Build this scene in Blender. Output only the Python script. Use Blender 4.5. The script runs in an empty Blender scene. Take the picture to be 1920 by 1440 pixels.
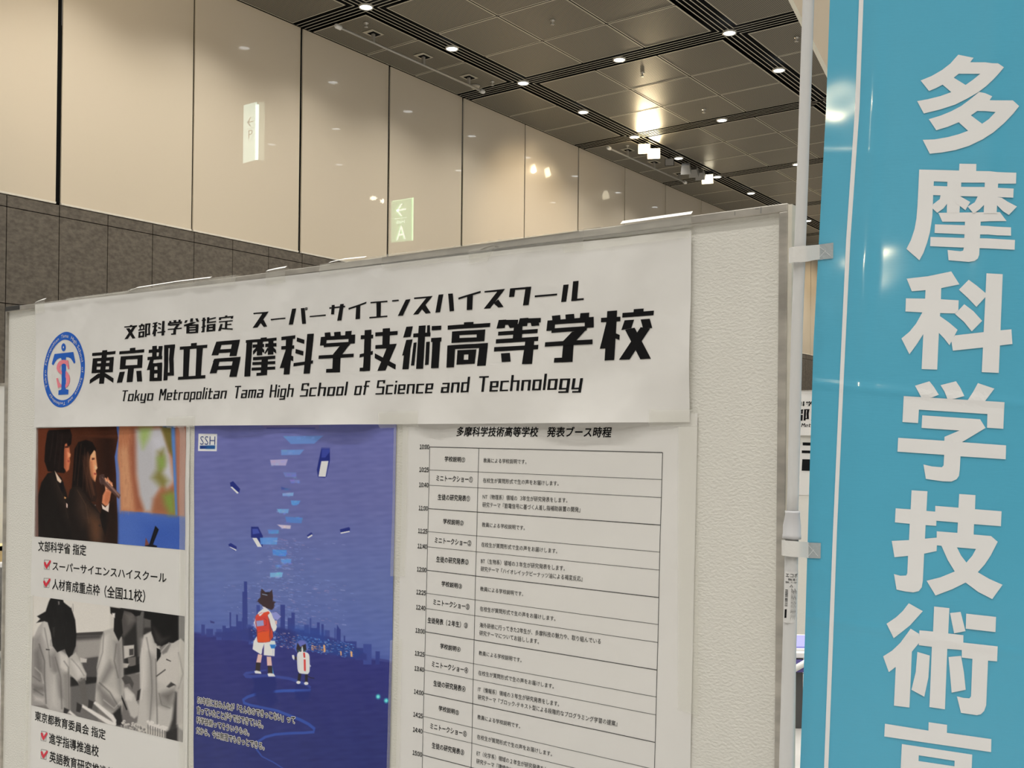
import bpy, bmesh, math, random
import numpy as np
from mathutils import Vector, Matrix
from mathutils.geometry import tessellate_polygon

scene = bpy.context.scene
COL = scene.collection

# ---------------------------------------------------------------- camera
EYE = 1.5                       # camera height above the floor, metres
F, CX, CY = 1946.94, 960.0, 815.6
YAW, PITCH, ROLL = 0.6375, 0.0065, -0.0103
_f = np.array([math.cos(PITCH)*math.cos(YAW), math.cos(PITCH)*math.sin(YAW), math.sin(PITCH)])
_r = np.cross(_f, [0, 0, 1.0]); _r /= np.linalg.norm(_r); _d = np.cross(_f, _r)
_c, _s = math.cos(ROLL), math.sin(ROLL)
RIGHT, DOWN, FWD = _c*_r + _s*_d, -_s*_r + _c*_d, _f
RM = np.array([RIGHT, DOWN, FWD])
cam_data = bpy.data.cameras.new('camera')
cam = bpy.data.objects.new('camera', cam_data); COL.objects.link(cam)
cam_data.sensor_width = 36.0
cam_data.lens = F/1920*36.0
cam_data.shift_y = (CY-720)/1920
cam_data.clip_start = 0.05; cam_data.clip_end = 200
cam.matrix_world = Matrix(((RIGHT[0], -DOWN[0], -FWD[0], 0), (RIGHT[1], -DOWN[1], -FWD[1], 0),
                           (RIGHT[2], -DOWN[2], -FWD[2], EYE), (0, 0, 0, 1)))
scene.camera = cam

# ---------------------------------------------------------------- exposure, world
scene.view_settings.view_transform = 'Standard'
scene.view_settings.look = 'None'
scene.view_settings.exposure = 0.20
scene.view_settings.gamma = 1.0
scene.view_settings.use_curve_mapping = False
world = bpy.data.worlds.new('world'); scene.world = world
world.use_nodes = True
world.node_tree.nodes['Background'].inputs[0].default_value = (1.0, 0.93, 0.82, 1)
world.node_tree.nodes['Background'].inputs[1].default_value = 0.10

U = 1.8                                   # half a ceiling module, metres
GX, GY, CEIL = 5.537*U, 5.497*U, 3.2321*U + EYE
WALLY = 6.195*U
PANEL_BOTTOM = 4.153
BX = 1.4                                  # plane of the exhibition board

def lamp(name, kind, loc, energy, color, **kw):
    L = bpy.data.lights.new(name, kind); L.energy = energy; L.color = color
    for k, v in kw.items(): setattr(L, k, v)
    o = bpy.data.objects.new(name, L); COL.objects.link(o); o.location = loc
    return o
def aim(o, target):
    d = Vector(target) - o.location
    o.rotation_euler = d.to_track_quat('-Z', 'Y').to_euler()

DOWN_W = 150.0
def downlight_spots():
    # one real lamp under every downlight of the ceiling grid near the booth
    for i in range(-9, 7):
        for j in range(0, 10):
            if i % 2 and j % 2: continue
            o = lamp('downlight_lamp', 'SPOT', (GX+i*U, GY-j*U, CEIL-0.03), DOWN_W, (1.0, 0.97, 0.915),
                     spot_size=math.radians(125), spot_blend=0.9, shadow_soft_size=0.09)
            o.visible_glossy = True
downlight_spots()
def far_lamps():
    # the rows farther down the hall, fewer lamps of the same kind
    for i in (8, 10, 12, 15, 18, 21):
        for j in (0, 2, 5, 8):
            lamp('downlight_lamp', 'SPOT', (GX+i*U, GY-j*U, CEIL-0.03), DOWN_W*2.2, (1.0, 0.97, 0.915), spot_size=math.radians(125), spot_blend=0.9, shadow_soft_size=0.09)
far_lamps()
# warm wall washers of the lighting track along the beige wall
WASH = (1.0, 0.82, 0.58)
for (px, pz, py, tx, tz, e, ang) in ((5.2, 7.1, 8.3, 7.4, 5.7, 95, 84),
                                     (15.3, 7.1, 8.8, 15.5, 5.3, 120, 78), (23.0, 7.1, 9.2, 23.3, 5.2, 90, 80), (29.5, 7.1, 9.2, 29.8, 5.0, 120, 90)):
    o = lamp('wall_washer', 'SPOT', (px, py, pz), e, WASH, spot_size=math.radians(ang), spot_blend=0.75, shadow_soft_size=0.05)
    aim(o, (tx, WALLY, tz))

# unseen fill lamps added to brighten the lower part of the glass wall
for x, e in ((6.0, 190), (9.6, 190), (13.2, 190), (17.0, 190), (21.0, 190), (26.0, 210)):
    o = lamp('wall_fill', 'SPOT', (x, 3.4, 7.1), e, (1.0, 0.94, 0.82), spot_size=math.radians(46), spot_blend=0.9, shadow_soft_size=0.08)
    aim(o, (x+0.6, WALLY, 4.0))

# ---------------------------------------------------------------- helpers
def ray(x, y):
    return RM.T @ np.array([(x-CX)/F, (y-CY)/F, 1.0])
def at_depth(x, y, d):
    r = ray(x, y)*d
    return Vector((r[0], r[1], r[2]+EYE))
def on_plane(x, y, n, d):
    r = ray(x, y); r = r*(d/np.dot(n, r))
    return Vector((r[0], r[1], r[2]+EYE))
def on_board(x, y):
    r = ray(x, y); k = BX/r[0]
    return (r[1]*k, r[2]*k+EYE)            # (Y, Z) on the board's plane

def lin(c):
    c = np.asarray(c, float)/255.0
    return np.where(c <= 0.04045, c/12.92, ((c+0.055)/1.055)**2.4)
LIGHT_TINT = np.array([0.76, 0.73, 0.65])  # how the hall light renders a white sheet
def alb(c):
    return np.clip(lin(c)/LIGHT_TINT, 0, 0.92)

MATS = {}
def mat(name, color, rough=0.6, metal=0.0, spec=0.5, emit=None, estr=1.0, bump=None, noise=None, coat=0.0, coat_rough=0.05, attr=None, transmission=0.0):
    if name in MATS: return MATS[name]
    m = bpy.data.materials.new(name); m.use_nodes = True
    nt = m.node_tree; b = nt.nodes['Principled BSDF']
    b.inputs['Base Color'].default_value = (*[float(v) for v in color], 1)
    b.inputs['Roughness'].default_value = rough
    b.inputs['Metallic'].default_value = metal
    b.inputs['Specular IOR Level'].default_value = spec
    b.inputs['Coat Weight'].default_value = coat
    b.inputs['Coat Roughness'].default_value = coat_rough
    b.inputs['Transmission Weight'].default_value = transmission
    if emit is not None:
        b.inputs['Emission Color'].default_value = (*emit, 1)
        b.inputs['Emission Strength'].default_value = estr
    co = None
    if bump or noise:
        co = nt.nodes.new('ShaderNodeTexCoord')
    if attr:
        a = nt.nodes.new('ShaderNodeAttribute'); a.attribute_name = attr
        nt.links.new(a.outputs['Color'], b.inputs['Base Color'])
    if noise:                                # (scale, detail, dark factor, stretch xyz)
        sc, det, amt, st = noise
        mp = nt.nodes.new('ShaderNodeMapping'); mp.inputs['Scale'].default_value = st
        nt.links.new(co.outputs['Object'], mp.inputs['Vector'])
        n = nt.nodes.new('ShaderNodeTexNoise'); n.inputs['Scale'].default_value = sc; n.inputs['Detail'].default_value = det
        nt.links.new(mp.outputs['Vector'], n.inputs['Vector'])
        rp = nt.nodes.new('ShaderNodeValToRGB')
        rp.color_ramp.elements[0].position = 0.3; rp.color_ramp.elements[1].position = 0.7
        c0 = [max(0, v*(1-amt)) for v in color]; c1 = [min(1, v*(1+amt)) for v in color]
        rp.color_ramp.elements[0].color = (*c0, 1); rp.color_ramp.elements[1].color = (*c1, 1)
        nt.links.new(n.outputs['Fac'], rp.inputs['Fac']); nt.links.new(rp.outputs['Color'], b.inputs['Base Color'])
    if bump:                                 # (scale, detail, strength, distance, stretch)
        sc, det, stn, dist, st = bump
        mp = nt.nodes.new('ShaderNodeMapping'); mp.inputs['Scale'].default_value = st
        nt.links.new(co.outputs['Object'], mp.inputs['Vector'])
        n = nt.nodes.new('ShaderNodeTexNoise'); n.inputs['Scale'].default_value = sc; n.inputs['Detail'].default_value = det
        nt.links.new(mp.outputs['Vector'], n.inputs['Vector'])
        bp = nt.nodes.new('ShaderNodeBump'); bp.inputs['Strength'].default_value = stn; bp.inputs['Distance'].default_value = dist
        nt.links.new(n.outputs['Fac'], bp.inputs['Height']); nt.links.new(bp.outputs['Normal'], b.inputs['Normal'])
    MATS[name] = m
    return m

class MB:
    def __init__(s): s.v = []; s.f = []; s.m = []
    def add(s, vs, fs, mi=0):
        o = len(s.v); s.v += [tuple(map(float, p)) for p in vs]; s.f += [tuple(i+o for i in f) for f in fs]; s.m += [mi]*len(fs)
    def box(s, x0, y0, z0, x1, y1, z1, mi=0):
        s.add([(x0,y0,z0),(x1,y0,z0),(x1,y1,z0),(x0,y1,z0),(x0,y0,z1),(x1,y0,z1),(x1,y1,z1),(x0,y1,z1)],
              [(0,3,2,1),(4,5,6,7),(0,1,5,4),(1,2,6,5),(2,3,7,6),(3,0,4,7)], mi)
    def tube(s, path, radii, n=16, caps=True, mi=0):
        pts = [Vector(p) for p in path]
        if not hasattr(radii, '__len__'): radii = [radii]*len(pts)
        rings = []
        for k, p in enumerate(pts):
            t = (pts[min(k+1, len(pts)-1)] - pts[max(k-1, 0)]).normalized()
            a = t.cross(Vector((0.13, 0.27, 0.95)) if abs(t.z) < 0.9 else Vector((1, 0, 0))).normalized(); b = t.cross(a)
            rings.append([p + (a*math.cos(2*math.pi*q/n) + b*math.sin(2*math.pi*q/n))*radii[k] for q in range(n)])
        vs = [v for r in rings for v in r]; fs = []
        for k in range(len(rings)-1):
            for q in range(n):
                fs.append((k*n+q, k*n+(q+1) % n, (k+1)*n+(q+1) % n, (k+1)*n+q))
        if caps:
            fs.append(tuple(range(n-1, -1, -1))); fs.append(tuple((len(rings)-1)*n+q for q in range(n)))
        s.add(vs, fs, mi)
    def build(s, name, mats, parent=None, smooth=False, bevel=0.0):
        me = bpy.data.meshes.new(name); me.from_pydata(s.v, [], s.f); me.update()
        if not isinstance(mats, (list, tuple)): mats = [mats]
        for m in mats: me.materials.append(m)
        if len(mats) > 1: me.polygons.foreach_set('material_index', s.m)
        if smooth: me.polygons.foreach_set('use_smooth', [True]*len(me.polygons))
        o = bpy.data.objects.new(name, me); COL.objects.link(o)
        if parent is not None: o.parent = parent; o.matrix_parent_inverse = Matrix.Translation(-Vector(parent.location)) if parent.rotation_euler.z == 0 else parent.matrix_world.inverted()
        if bevel:
            b = o.modifiers.new('bevel', 'BEVEL'); b.width = bevel; b.segments = 2; b.limit_method = 'ANGLE'
        return o

def tag(o, label=None, cat=None, group=None, kind=None):
    for k, v in (('label', label), ('category', cat), ('group', group), ('kind', kind)):
        if v: o[k] = v
    return o
def empty(name, loc, label=None, cat=None, group=None, kind=None):
    o = bpy.data.objects.new(name, None); COL.objects.link(o); o.location = loc; o.empty_display_size = 0.1
    return tag(o, label, cat, group, kind)
def copy_tree(o, parent=None):
    c = o.copy(); COL.objects.link(c)
    if parent is not None: c.parent = parent; c.matrix_parent_inverse = o.matrix_parent_inverse.copy()
    for ch in [q for q in bpy.data.objects if q.parent == o]: copy_tree(ch, c)
    return c

def tess(loops):
    """triangulate a 2D polygon with holes -> (points, triangles)"""
    pts = [p for l in loops for p in l]
    tri = tessellate_polygon([[Vector((p[0], p[1], 0)) for p in l] for l in loops])
    return pts, [tuple(t) for t in tri]
def subdivide(pts, tris, lim):
    pts = [tuple(p) for p in pts]; out = []; stack = list(tris); mid = {}
    def m(a, b):
        k = (min(a, b), max(a, b))
        if k not in mid:
            mid[k] = len(pts); pts.append(((pts[a][0]+pts[b][0])/2, (pts[a][1]+pts[b][1])/2))
        return mid[k]
    while stack:
        a, b, c = stack.pop()
        L = [(math.dist(pts[a], pts[b]), a, b, c), (math.dist(pts[b], pts[c]), b, c, a), (math.dist(pts[c], pts[a]), c, a, b)]
        d, p, q, r = max(L)
        if d > lim:
            k = m(p, q); stack.append((p, k, r)); stack.append((k, q, r))
        else: out.append((a, b, c))
    return pts, out

_rng = random.Random(7)
def make_noise(n, lo, hi, seed):
    r = random.Random(seed)
    w = [(r.uniform(0, 2*math.pi), 2*math.pi/r.uniform(lo, hi), r.uniform(0, 2*math.pi)) for _ in range(n)]
    def f(x, y):
        return sum(np.sin((x*math.cos(a)+y*math.sin(a))*k + p) for a, k, p in w)/math.sqrt(n)
    return f

# text as flat triangles in its own em units
_txt = {}
def text_mesh(body, off=0.0, res=3):
    key = (body, off, res)
    if key in _txt: return _txt[key]
    if off > 0:                                   # a bolder weight: the same outline struck several times
        v0, f0, b0 = text_mesh(body, 0.0, res); vs, fs = [], []
        n = 5 if off < 0.03 else 14
        for k in range(n):
            o = len(vs); dx, dy = off*math.cos(2*math.pi*k/n+0.3), off*math.sin(2*math.pi*k/n+0.3)
            vs += [(x+dx, y+dy) for x, y in v0]; fs += [tuple(i+o for i in q) for q in f0]
        _txt[key] = (vs, fs, b0); return _txt[key]
    if any(c in '0123456789' for c in body):      # digits take the gothic full-width shapes, set tight
        vs, fs, x, seg = [], [], 0.0, ''
        def put(part, tight):
            nonlocal x
            v, f, bb = text_mesh(part, off, res); o = len(vs)
            sh = x-bb[0]+0.04 if tight else x
            vs.extend([(p[0]+sh, p[1]) for p in v]); fs.extend([tuple(i+o for i in q) for q in f])
            x += (bb[2]-bb[0]+0.10) if tight else len(part)
        for ch in body:
            if ch in '0123456789:':
                if seg: put(seg, False); seg = ''
                put(chr(ord(ch)+0xFEE0), True)
            else: seg += ch
        if seg: put(seg, False)
        xs = [v[0] for v in vs]; ys = [v[1] for v in vs]
        _txt[key] = (vs, fs, (min(xs), min(ys), max(xs), max(ys)))
        return _txt[key]
    c = bpy.data.curves.new('lettering', 'FONT'); c.body = body; c.size = 1; c.resolution_u = res; c.offset = off; c.fill_mode = 'FRONT'
    o = bpy.data.objects.new('lettering', c); COL.objects.link(o)
    bpy.context.view_layer.update()
    me = bpy.data.meshes.new_from_object(o.evaluated_get(bpy.context.evaluated_depsgraph_get()))
    vs = [(v.co.x, v.co.y) for v in me.vertices]; fs = [tuple(p.vertices) for p in me.polygons]
    bpy.data.objects.remove(o); bpy.data.curves.remove(c); bpy.data.meshes.remove(me)
    xs = [v[0] for v in vs]; ys = [v[1] for v in vs]
    bb = (min(xs), min(ys), max(xs), max(ys)) if vs else (0, 0, 1, 1)
    _txt[key] = (vs, fs, bb)
    return _txt[key]

def zoomed(x0, y0, s):
    return lambda p: (x0+p[0]/s, y0+p[1]/s)
def Q(*a):                                   # flat number list -> point list
    return [(a[i], a[i+1]) for i in range(0, len(a), 2)]

# ---------------------------------------------------------------- materials of the hall
M_black = mat('recess_black', (0.006, 0.006, 0.006), 0.9, spec=0.1)
M_tileframe = mat('ceiling_tile_frame', (0.56, 0.52, 0.42), 0.45, 0.25)
M_blade = mat('groove_blade', (0.60, 0.56, 0.46), 0.42, 0.25)
M_white = mat('white_plastic', (0.80, 0.79, 0.76), 0.4)
M_rod = mat('grey_rod', (0.42, 0.40, 0.36), 0.4, 0.3)
M_metal = mat('brushed_aluminium', (0.52, 0.50, 0.46), 0.38, 0.75, noise=(30, 3, 0.18, (1, 1, 0.15)))
M_wallface = mat('painted_wall', (0.66, 0.60, 0.50), 0.6)
M_floor = mat('hall_floor', (0.42, 0.41, 0.39), 0.55, noise=(1.3, 4, 0.22, (1, 1, 1)))

def perforated():
    m = bpy.data.materials.new('perforated_metal'); m.use_nodes = True
    nt = m.node_tree; b = nt.nodes['Principled BSDF']
    co = nt.nodes.new('ShaderNodeTexCoord')
    mp = nt.nodes.new('ShaderNodeMapping'); mp.inputs['Scale'].default_value = (1/0.026, 1/0.026, 1)
    nt.links.new(co.outputs['Object'], mp.inputs['Vector'])
    v = nt.nodes.new('ShaderNodeTexVoronoi'); v.voronoi_dimensions = '2D'; v.inputs['Randomness'].default_value = 0.0
    v.inputs['Scale'].default_value = 1.0
    nt.links.new(mp.outputs['Vector'], v.inputs['Vector'])
    r = nt.nodes.new('ShaderNodeValToRGB')
    r.color_ramp.elements[0].position = 0.33; r.color_ramp.elements[0].color = (0.010, 0.009, 0.007, 1)
    r.color_ramp.elements[1].position = 0.39; r.color_ramp.elements[1].color = (0.27, 0.245, 0.19, 1)
    nt.links.new(v.outputs['Distance'], r.inputs['Fac']); nt.links.new(r.outputs['Color'], b.inputs['Base Color'])
    b.inputs['Roughness'].default_value = 0.38; b.inputs['Metallic'].default_value = 0.25
    return m
M_perf = perforated()

def glass_panel():
    m = bpy.data.materials.new('tinted_wall_glass'); m.use_nodes = True
    nt = m.node_tree; b = nt.nodes['Principled BSDF']
    b.inputs['Base Color'].default_value = (0.79, 0.69, 0.54, 1)
    b.inputs['Roughness'].default_value = 0.22; b.inputs['Specular IOR Level'].default_value = 0.35
    b.inputs['Coat Weight'].default_value = 0.55; b.inputs['Coat Roughness'].default_value = 0.015
    t = nt.nodes.new('ShaderNodeBsdfTransparent'); mx = nt.nodes.new('ShaderNodeMixShader'); mx.inputs[0].default_value = 0.12
    out = nt.nodes['Material Output']
    nt.links.new(b.outputs[0], mx.inputs[1]); nt.links.new(t.outputs[0], mx.inputs[2]); nt.links.new(mx.outputs[0], out.inputs['Surface'])
    return m
M_glass = glass_panel()
M_clad = mat('brown_wall_cladding', (0.118, 0.100, 0.078), 0.75, noise=(18, 8, 0.30, (1, 1, 1.6)), bump=(60, 3, 0.25, 0.004, (1, 1, 1)))
M_sill = mat('pale_sill', (0.75, 0.70, 0.60), 0.35)

# ---------------------------------------------------------------- setting: floor, ceiling, walls
b = MB(); b.box(-22, -18, -0.1, 50, WALLY+0.02, 0.0)
tag(b.build('floor', M_floor), kind='structure')

WLO = WALLY-0.012
ceil = MB(); ceil.box(-22, -18, CEIL+0.14, 50, WALLY+0.4, CEIL+0.2)
CE = tag(ceil.build('ceiling', M_black), kind='structure')
tiles, rings = MB(), MB()
cl = lambda y: min(y, WLO)
HG = 0.10*U
def tile(x0, y0, x1, y1):
    y0, y1 = cl(y0), cl(y1)
    if y1-y0 < 0.05: return
    z = CEIL; g = 0.011; w = 0.020
    x0 += g; x1 -= g; y0 += g; y1 -= g
    o = [(x0, y0), (x1, y0), (x1, y1), (x0, y1)]; i = [(x0+w, y0+w), (x1-w, y0+w), (x1-w, y1-w), (x0+w, y1-w)]
    tiles.add([(*p, z) for p in o]+[(*p, z) for p in i], [(0, 1, 5, 4), (1, 2, 6, 5), (2, 3, 7, 6), (3, 0, 4, 7)], 1)
    tiles.add([(*p, z+0.003) for p in i], [(0, 1, 2, 3)], 0)
    tiles.add([(*p, z) for p in o]+[(*p, z+0.004) for p in o], [(0, 1, 5, 4), (1, 2, 6, 5), (2, 3, 7, 6), (3, 0, 4, 7)], 1)
def ring(x0, y0, x1, y1, w):
    z = CEIL
    o = [(x0-w/2, cl(y0-w/2)), (x1+w/2, cl(y0-w/2)), (x1+w/2, cl(y1+w/2)), (x0-w/2, cl(y1+w/2))]
    i = [(x0+w/2, cl(y0+w/2)), (x1-w/2, cl(y0+w/2)), (x1-w/2, cl(y1-w/2)), (x0+w/2, cl(y1-w/2))]
    vs = [(*p, z) for p in o]+[(*p, z) for p in i]+[(*p, z+0.002) for p in o]+[(*p, z+0.002) for p in i]
    fs = []
    for k in range(4):
        n = (k+1) % 4
        fs += [(k, n, 4+n, 4+k), (k, n, 8+n, 8+k), (4+k, 4+n, 12+n, 12+k)]
    rings.add(vs, fs)
for a in range(-8, 24, 2):
    for c in range(-2, 14, 2):
        x0, x1 = GX+a*U, GX+(a+2)*U
        y1, y0 = GY-c*U, GY-(c+2)*U
        s = (2*U-2*HG)/3
        for p in range(3):
            for q in range(3):
                tile(x0+HG+p*s, y0+HG+q*s, x0+HG+(p+1)*s, y0+HG+(q+1)*s)
        for off, w in ((0.070, 0.013), (0.142, 0.013)):
            d = HG-off
            if d > 0.02: ring(x0+d, y0+d, x1-d, y1-d, w)
tiles.build('ceiling_tile_field', [M_perf, M_tileframe], CE)
rings.build('groove_blades', M_blade, CE)

# beige glass wall on the left, with the brown cladding under it
b = MB()
b.box(-22, WALLY+3.2, 0, 50, WALLY+3.3, CEIL+0.2)                 # dark space behind the glass
for k in range(-18, 24):
    x = GX+k*U; b.box(x-0.03, WALLY+0.03, PANEL_BOTTOM-0.05, x+0.03, WALLY+0.06, CEIL+0.1)
b.box(-22, WALLY+0.03, 0, 50, WALLY+0.06, PANEL_BOTTOM)
WL = tag(b.build('wall_left', M_black), kind='structure')
gaps = {-2: 0.062, -1: 0.026, 0: 0.048, 1: 0.044, 2: 0.046, 3: 0.028, 4: 0.038, 5: 0.032}
for k in range(-12, 22):
    xa = GX+k*U+gaps.get(k, 0.03)/2; xb = GX+(k+1)*U-gaps.get(k+1, 0.03)/2
    g = MB(); z0, z1, y0, y1 = PANEL_BOTTOM+0.008, CEIL-0.004, WALLY, WALLY+0.02     # an open-backed pane
    g.add([(xa,y0,z0),(xb,y0,z0),(xb,y0,z1),(xa,y0,z1),(xa,y1,z0),(xb,y1,z0),(xb,y1,z1),(xa,y1,z1)], [(0,1,2,3),(0,1,5,4),(1,2,6,5),(2,3,7,6),(3,0,4,7)])
    g.build('glass_panel', M_glass, WL)
    s = MB(); s.box(xa, WALLY-0.012, PANEL_BOTTOM-0.016, xb, WALLY+0.02, PANEL_BOTTOM+0.006); s.build('panel_sill', M_sill, WL)
c = MB(); g = 0.005
for k in range(-44, 64):
    xa = 6.381+0.6055*k
    for z0, z1 in ((0.0, 0.848), (0.848, 1.898), (1.898, 2.948), (2.948, 4.0), (4.0, PANEL_BOTTOM-0.02)):
        c.box(xa+g, WALLY-0.006, z0+g, xa+0.6055-g, WALLY+0.03, z1-g)
c.build('wall_cladding', M_clad, WL)
b = MB(); b.box(-22, -18.2, 0, 50, -18, CEIL+0.1); tag(b.build('wall_right', M_wallface), kind='structure')
b = MB(); b.box(-22.2, -18, 0, -22, WALLY, CEIL+0.1); tag(b.build('wall_back', M_wallface), kind='structure')
b = MB(); b.box(50, -18, 0, 50.2, WALLY, CEIL+0.1); tag(b.build('wall_far', M_wallface), kind='structure')

# ---------------------------------------------------------------- ceiling fittings
M_lens = mat('downlight_lens', (0.9, 0.9, 0.9), 0.4, emit=(0.92, 0.97, 1.0), estr=7.0)
M_rim = mat('downlight_rim', (0.6, 0.57, 0.5), 0.4, 0.3)
def lathe(mb, c, prof, n=24, mi=0):
    vs = []; fs = []
    for r, z in prof:
        for q in range(n):
            a = 2*math.pi*q/n; vs.append((c[0]+r*math.cos(a), c[1]+r*math.sin(a), c[2]+z))
    for k in range(len(prof)-1):
        for q in range(n):
            fs.append((k*n+q, k*n+(q+1) % n, (k+1)*n+(q+1) % n, (k+1)*n+q))
    mb.add(vs, fs, mi)
def px_of(p):
    q = RM @ np.array([p[0], p[1], p[2]-EYE]); return CX+F*q[0]/q[2], CY+F*q[1]/q[2], q[2]
ORD = ['first', 'second', 'third', 'fourth', 'fifth', 'sixth', 'seventh', 'eighth', 'ninth', 'tenth', 'eleventh', 'twelfth']
proto = None; groups = {}
for i in range(-3, 20):
    for j in range(-1, 8):
        if i % 2 and j % 2: continue
        x, y = GX+i*U, GY-j*U
        if y > WALLY-0.2: continue
        px, py, d = px_of((x, y, CEIL))
        if d < 1 or not (-5 < px < 1534 and -5 < py < 450) or d > 42: continue
        if px < 1463 and py > 575-0.127*(px-15)-6: continue
        groups.setdefault(j if j % 2 == 0 else (j, 'x'), []).append((px, x, y))
        if proto is None:
            proto = empty('downlight', (x, y, CEIL), cat='ceiling light', group='recessed ceiling downlights')
            r = MB(); lathe(r, (x, y, CEIL), [(0.098, 0.012), (0.098, -0.014), (0.086, -0.016), (0.080, -0.004)]); r.build('rim', M_rim, proto, smooth=True)
            r = MB(); lathe(r, (x, y, CEIL), [(0.080, -0.006), (0.05, -0.011), (0.001, -0.013)]); r.build('lens', M_lens, proto, smooth=True)
            o = proto
        else:
            o = copy_tree(proto); o.location = (x, y, CEIL)
        o['_k'] = (j, px)
where = {0: 'in the groove nearest the beige wall', 2: 'in the second groove from the beige wall',
         1: 'between the two long grooves', 3: 'beyond the second long groove'}
dl = [o for o in bpy.data.objects if '_k' in o.keys()]
byrow = {}
for o in dl: byrow.setdefault(int(o['_k'][0]), []).append(o)
for j, L in byrow.items():
    L.sort(key=lambda o: o['_k'][1])
    for k, o in enumerate(L):
        nm = ORD[k] if k < len(ORD) else 'far'
        o['label'] = 'round white downlight %s, %s from the left' % (where.get(j, 'far across the ceiling, row %s' % ORD[min(abs(j), 11)]), nm)
        del o['_k']

# two long rods hanging under the ceiling beside the wall
def rail(x0, x1, bx, label):
    y, z = 10.45, 7.185
    # put the rod where the photograph shows its two ends
    o = empty('hanging_rod', ((x0+x1)/2, y, z), label, 'rod', 'rods hung under the ceiling')
    m = MB(); m.tube([(x0, y, z), (x1, y, z)], 0.018, 14); m.build('rod', M_rod, o, smooth=True)
    for x, s in ((x0, -1), (x1, 1)):
        m = MB(); m.tube([(x-s*0.05, y, z), (x+s*0.03, y, z), (x+s*0.05, y, z)], [0.034, 0.034, 0.024], 14); m.build('end_cap', M_white, o, smooth=True)
    for x in bx:
        m = MB(); m.box(x-0.02, y-0.02, z, x+0.02, y+0.02, CEIL+0.02)
        br = m.build('bracket', M_rod, o)
        m = MB(); m.box(x-0.12, y-0.10, CEIL-0.006, x+0.12, y+0.10, CEIL-0.002); m.build('bracket_plate', M_tileframe, br)
        m = MB(); m.box(x-0.06, y-0.06, CEIL-0.012, x+0.09, y+0.06, CEIL-0.007); m.build('bracket_slot', M_black, br)
rail(9.99, 13.20, (10.68, 11.76, 12.85), 'pale rod with white end caps hung from the ceiling, nearer of the two')
rail(17.15, 20.35, (17.87, 18.95, 20.07), 'pale rod with white end caps hung from the ceiling behind the bright spotlights')

# track spotlights under the groove nearest the wall
M_lampgrey = mat('spotlight_grey', (0.30, 0.29, 0.27), 0.45)
M_lampdark = mat('spotlight_dark', (0.03, 0.03, 0.03), 0.5)
M_hot = mat('spotlight_lit', (1, 0.9, 0.7), 0.4, emit=(1.0, 0.80, 0.50), estr=25)
M_warm = mat('spotlight_lit_soft', (1, 0.9, 0.7), 0.4, emit=(1.0, 0.90, 0.66), estr=5.0)
def spotlight(px, py, y, target, lit, label, size=0.10):
    r = ray(px, py); k = y/r[1]; p = Vector((r[0]*k, r[1]*k, r[2]*k+EYE))
    o = empty('track_spotlight', p, label, 'spotlight', 'spotlights on the ceiling track')
    t = (Vector(target)-p).normalized()
    a = t.cross(Vector((0, 0, 1))).normalized(); up = a.cross(t)
    def fr(w, h, d): return p + a*w + up*h + t*d
    m = MB(); s = size
    vs = [fr(-s*0.75, -s*0.6, -s*1.3), fr(s*0.75, -s*0.6, -s*1.3), fr(s*0.75, s*0.6, -s*1.3), fr(-s*0.75, s*0.6, -s*1.3),
          fr(-s, -s*0.8, s*0.5), fr(s, -s*0.8, s*0.5), fr(s, s*0.8, s*0.5), fr(-s, s*0.8, s*0.5)]
    m.add(vs, [(0, 1, 2, 3), (0, 1, 5, 4), (1, 2, 6, 5), (2, 3, 7, 6), (3, 0, 4, 7)])
    m.build('housing', M_lampdark if lit == 'face' else M_lampgrey, o)
    m = MB(); q = s*0.9
    vs = [fr(-q, -q*0.8, s*0.45), fr(q, -q*0.8, s*0.45), fr(q, q*0.8, s*0.45), fr(-q, q*0.8, s*0.45)]
    m.add(vs, [(0, 1, 2, 3)])
    m.build('lens', {'hot': M_hot, 'soft': M_warm, 'face': M_lampgrey}.get(lit, M_lampdark), o)
    m = MB(); m.tube([p + up*s*0.5, Vector((p.x, p.y, CEIL-0.02))], 0.014, 8); m.build('stem', M_lampdark, o)
    return p, t
cam0 = (0, 0, EYE)
S1 = spotlight(1208, 279, GY-0.02, (3, 2.0, 2.5), 'hot', 'brilliant warm spotlight on the ceiling track, upper left of the dazzling pair', 0.115)
S2 = spotlight(1226, 288, GY+0.02, (3, 2.4, 2.5), 'hot', 'brilliant warm spotlight on the ceiling track, lower right of the dazzling pair', 0.125)
spotlight(1255.5, 304, GY, (8, 5.0, 4.2), 'face', 'dark square spotlight on the track just right of the dazzling pair', 0.09)
spotlight(1286, 319, GY, (22, 11, 4), 'off', 'unlit grey track spotlight, leftmost of the row of three', 0.105)
spotlight(1301, 325, GY, (23, 11, 4), 'off', 'unlit grey track spotlight, middle of the row of three', 0.10)
spotlight(1313, 330, GY, (24, 11, 4), 'off', 'unlit grey track spotlight, rightmost of the row of three', 0.10)
spotlight(1327, 335, GY, (12, 7.2, 3.2), 'soft', 'glowing cream track spotlight at the right end of the row', 0.13)
for (p, t), e in ((S1, 60), (S2, 60)):
    o = lamp('track_lamp', 'SPOT', p+t*0.16, e, (1.0, 0.80, 0.5), spot_size=math.radians(100), spot_blend=0.6, shadow_soft_size=0.08); aim(o, p+t*5)
# light spilling from the pair onto the ceiling around it
o = lamp('track_spill', 'POINT', (S1[0]+S2[0])/2 + Vector((-0.35, 0, -0.08)), 4.5, (1.0, 0.78, 0.48), shadow_soft_size=0.06)

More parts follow.
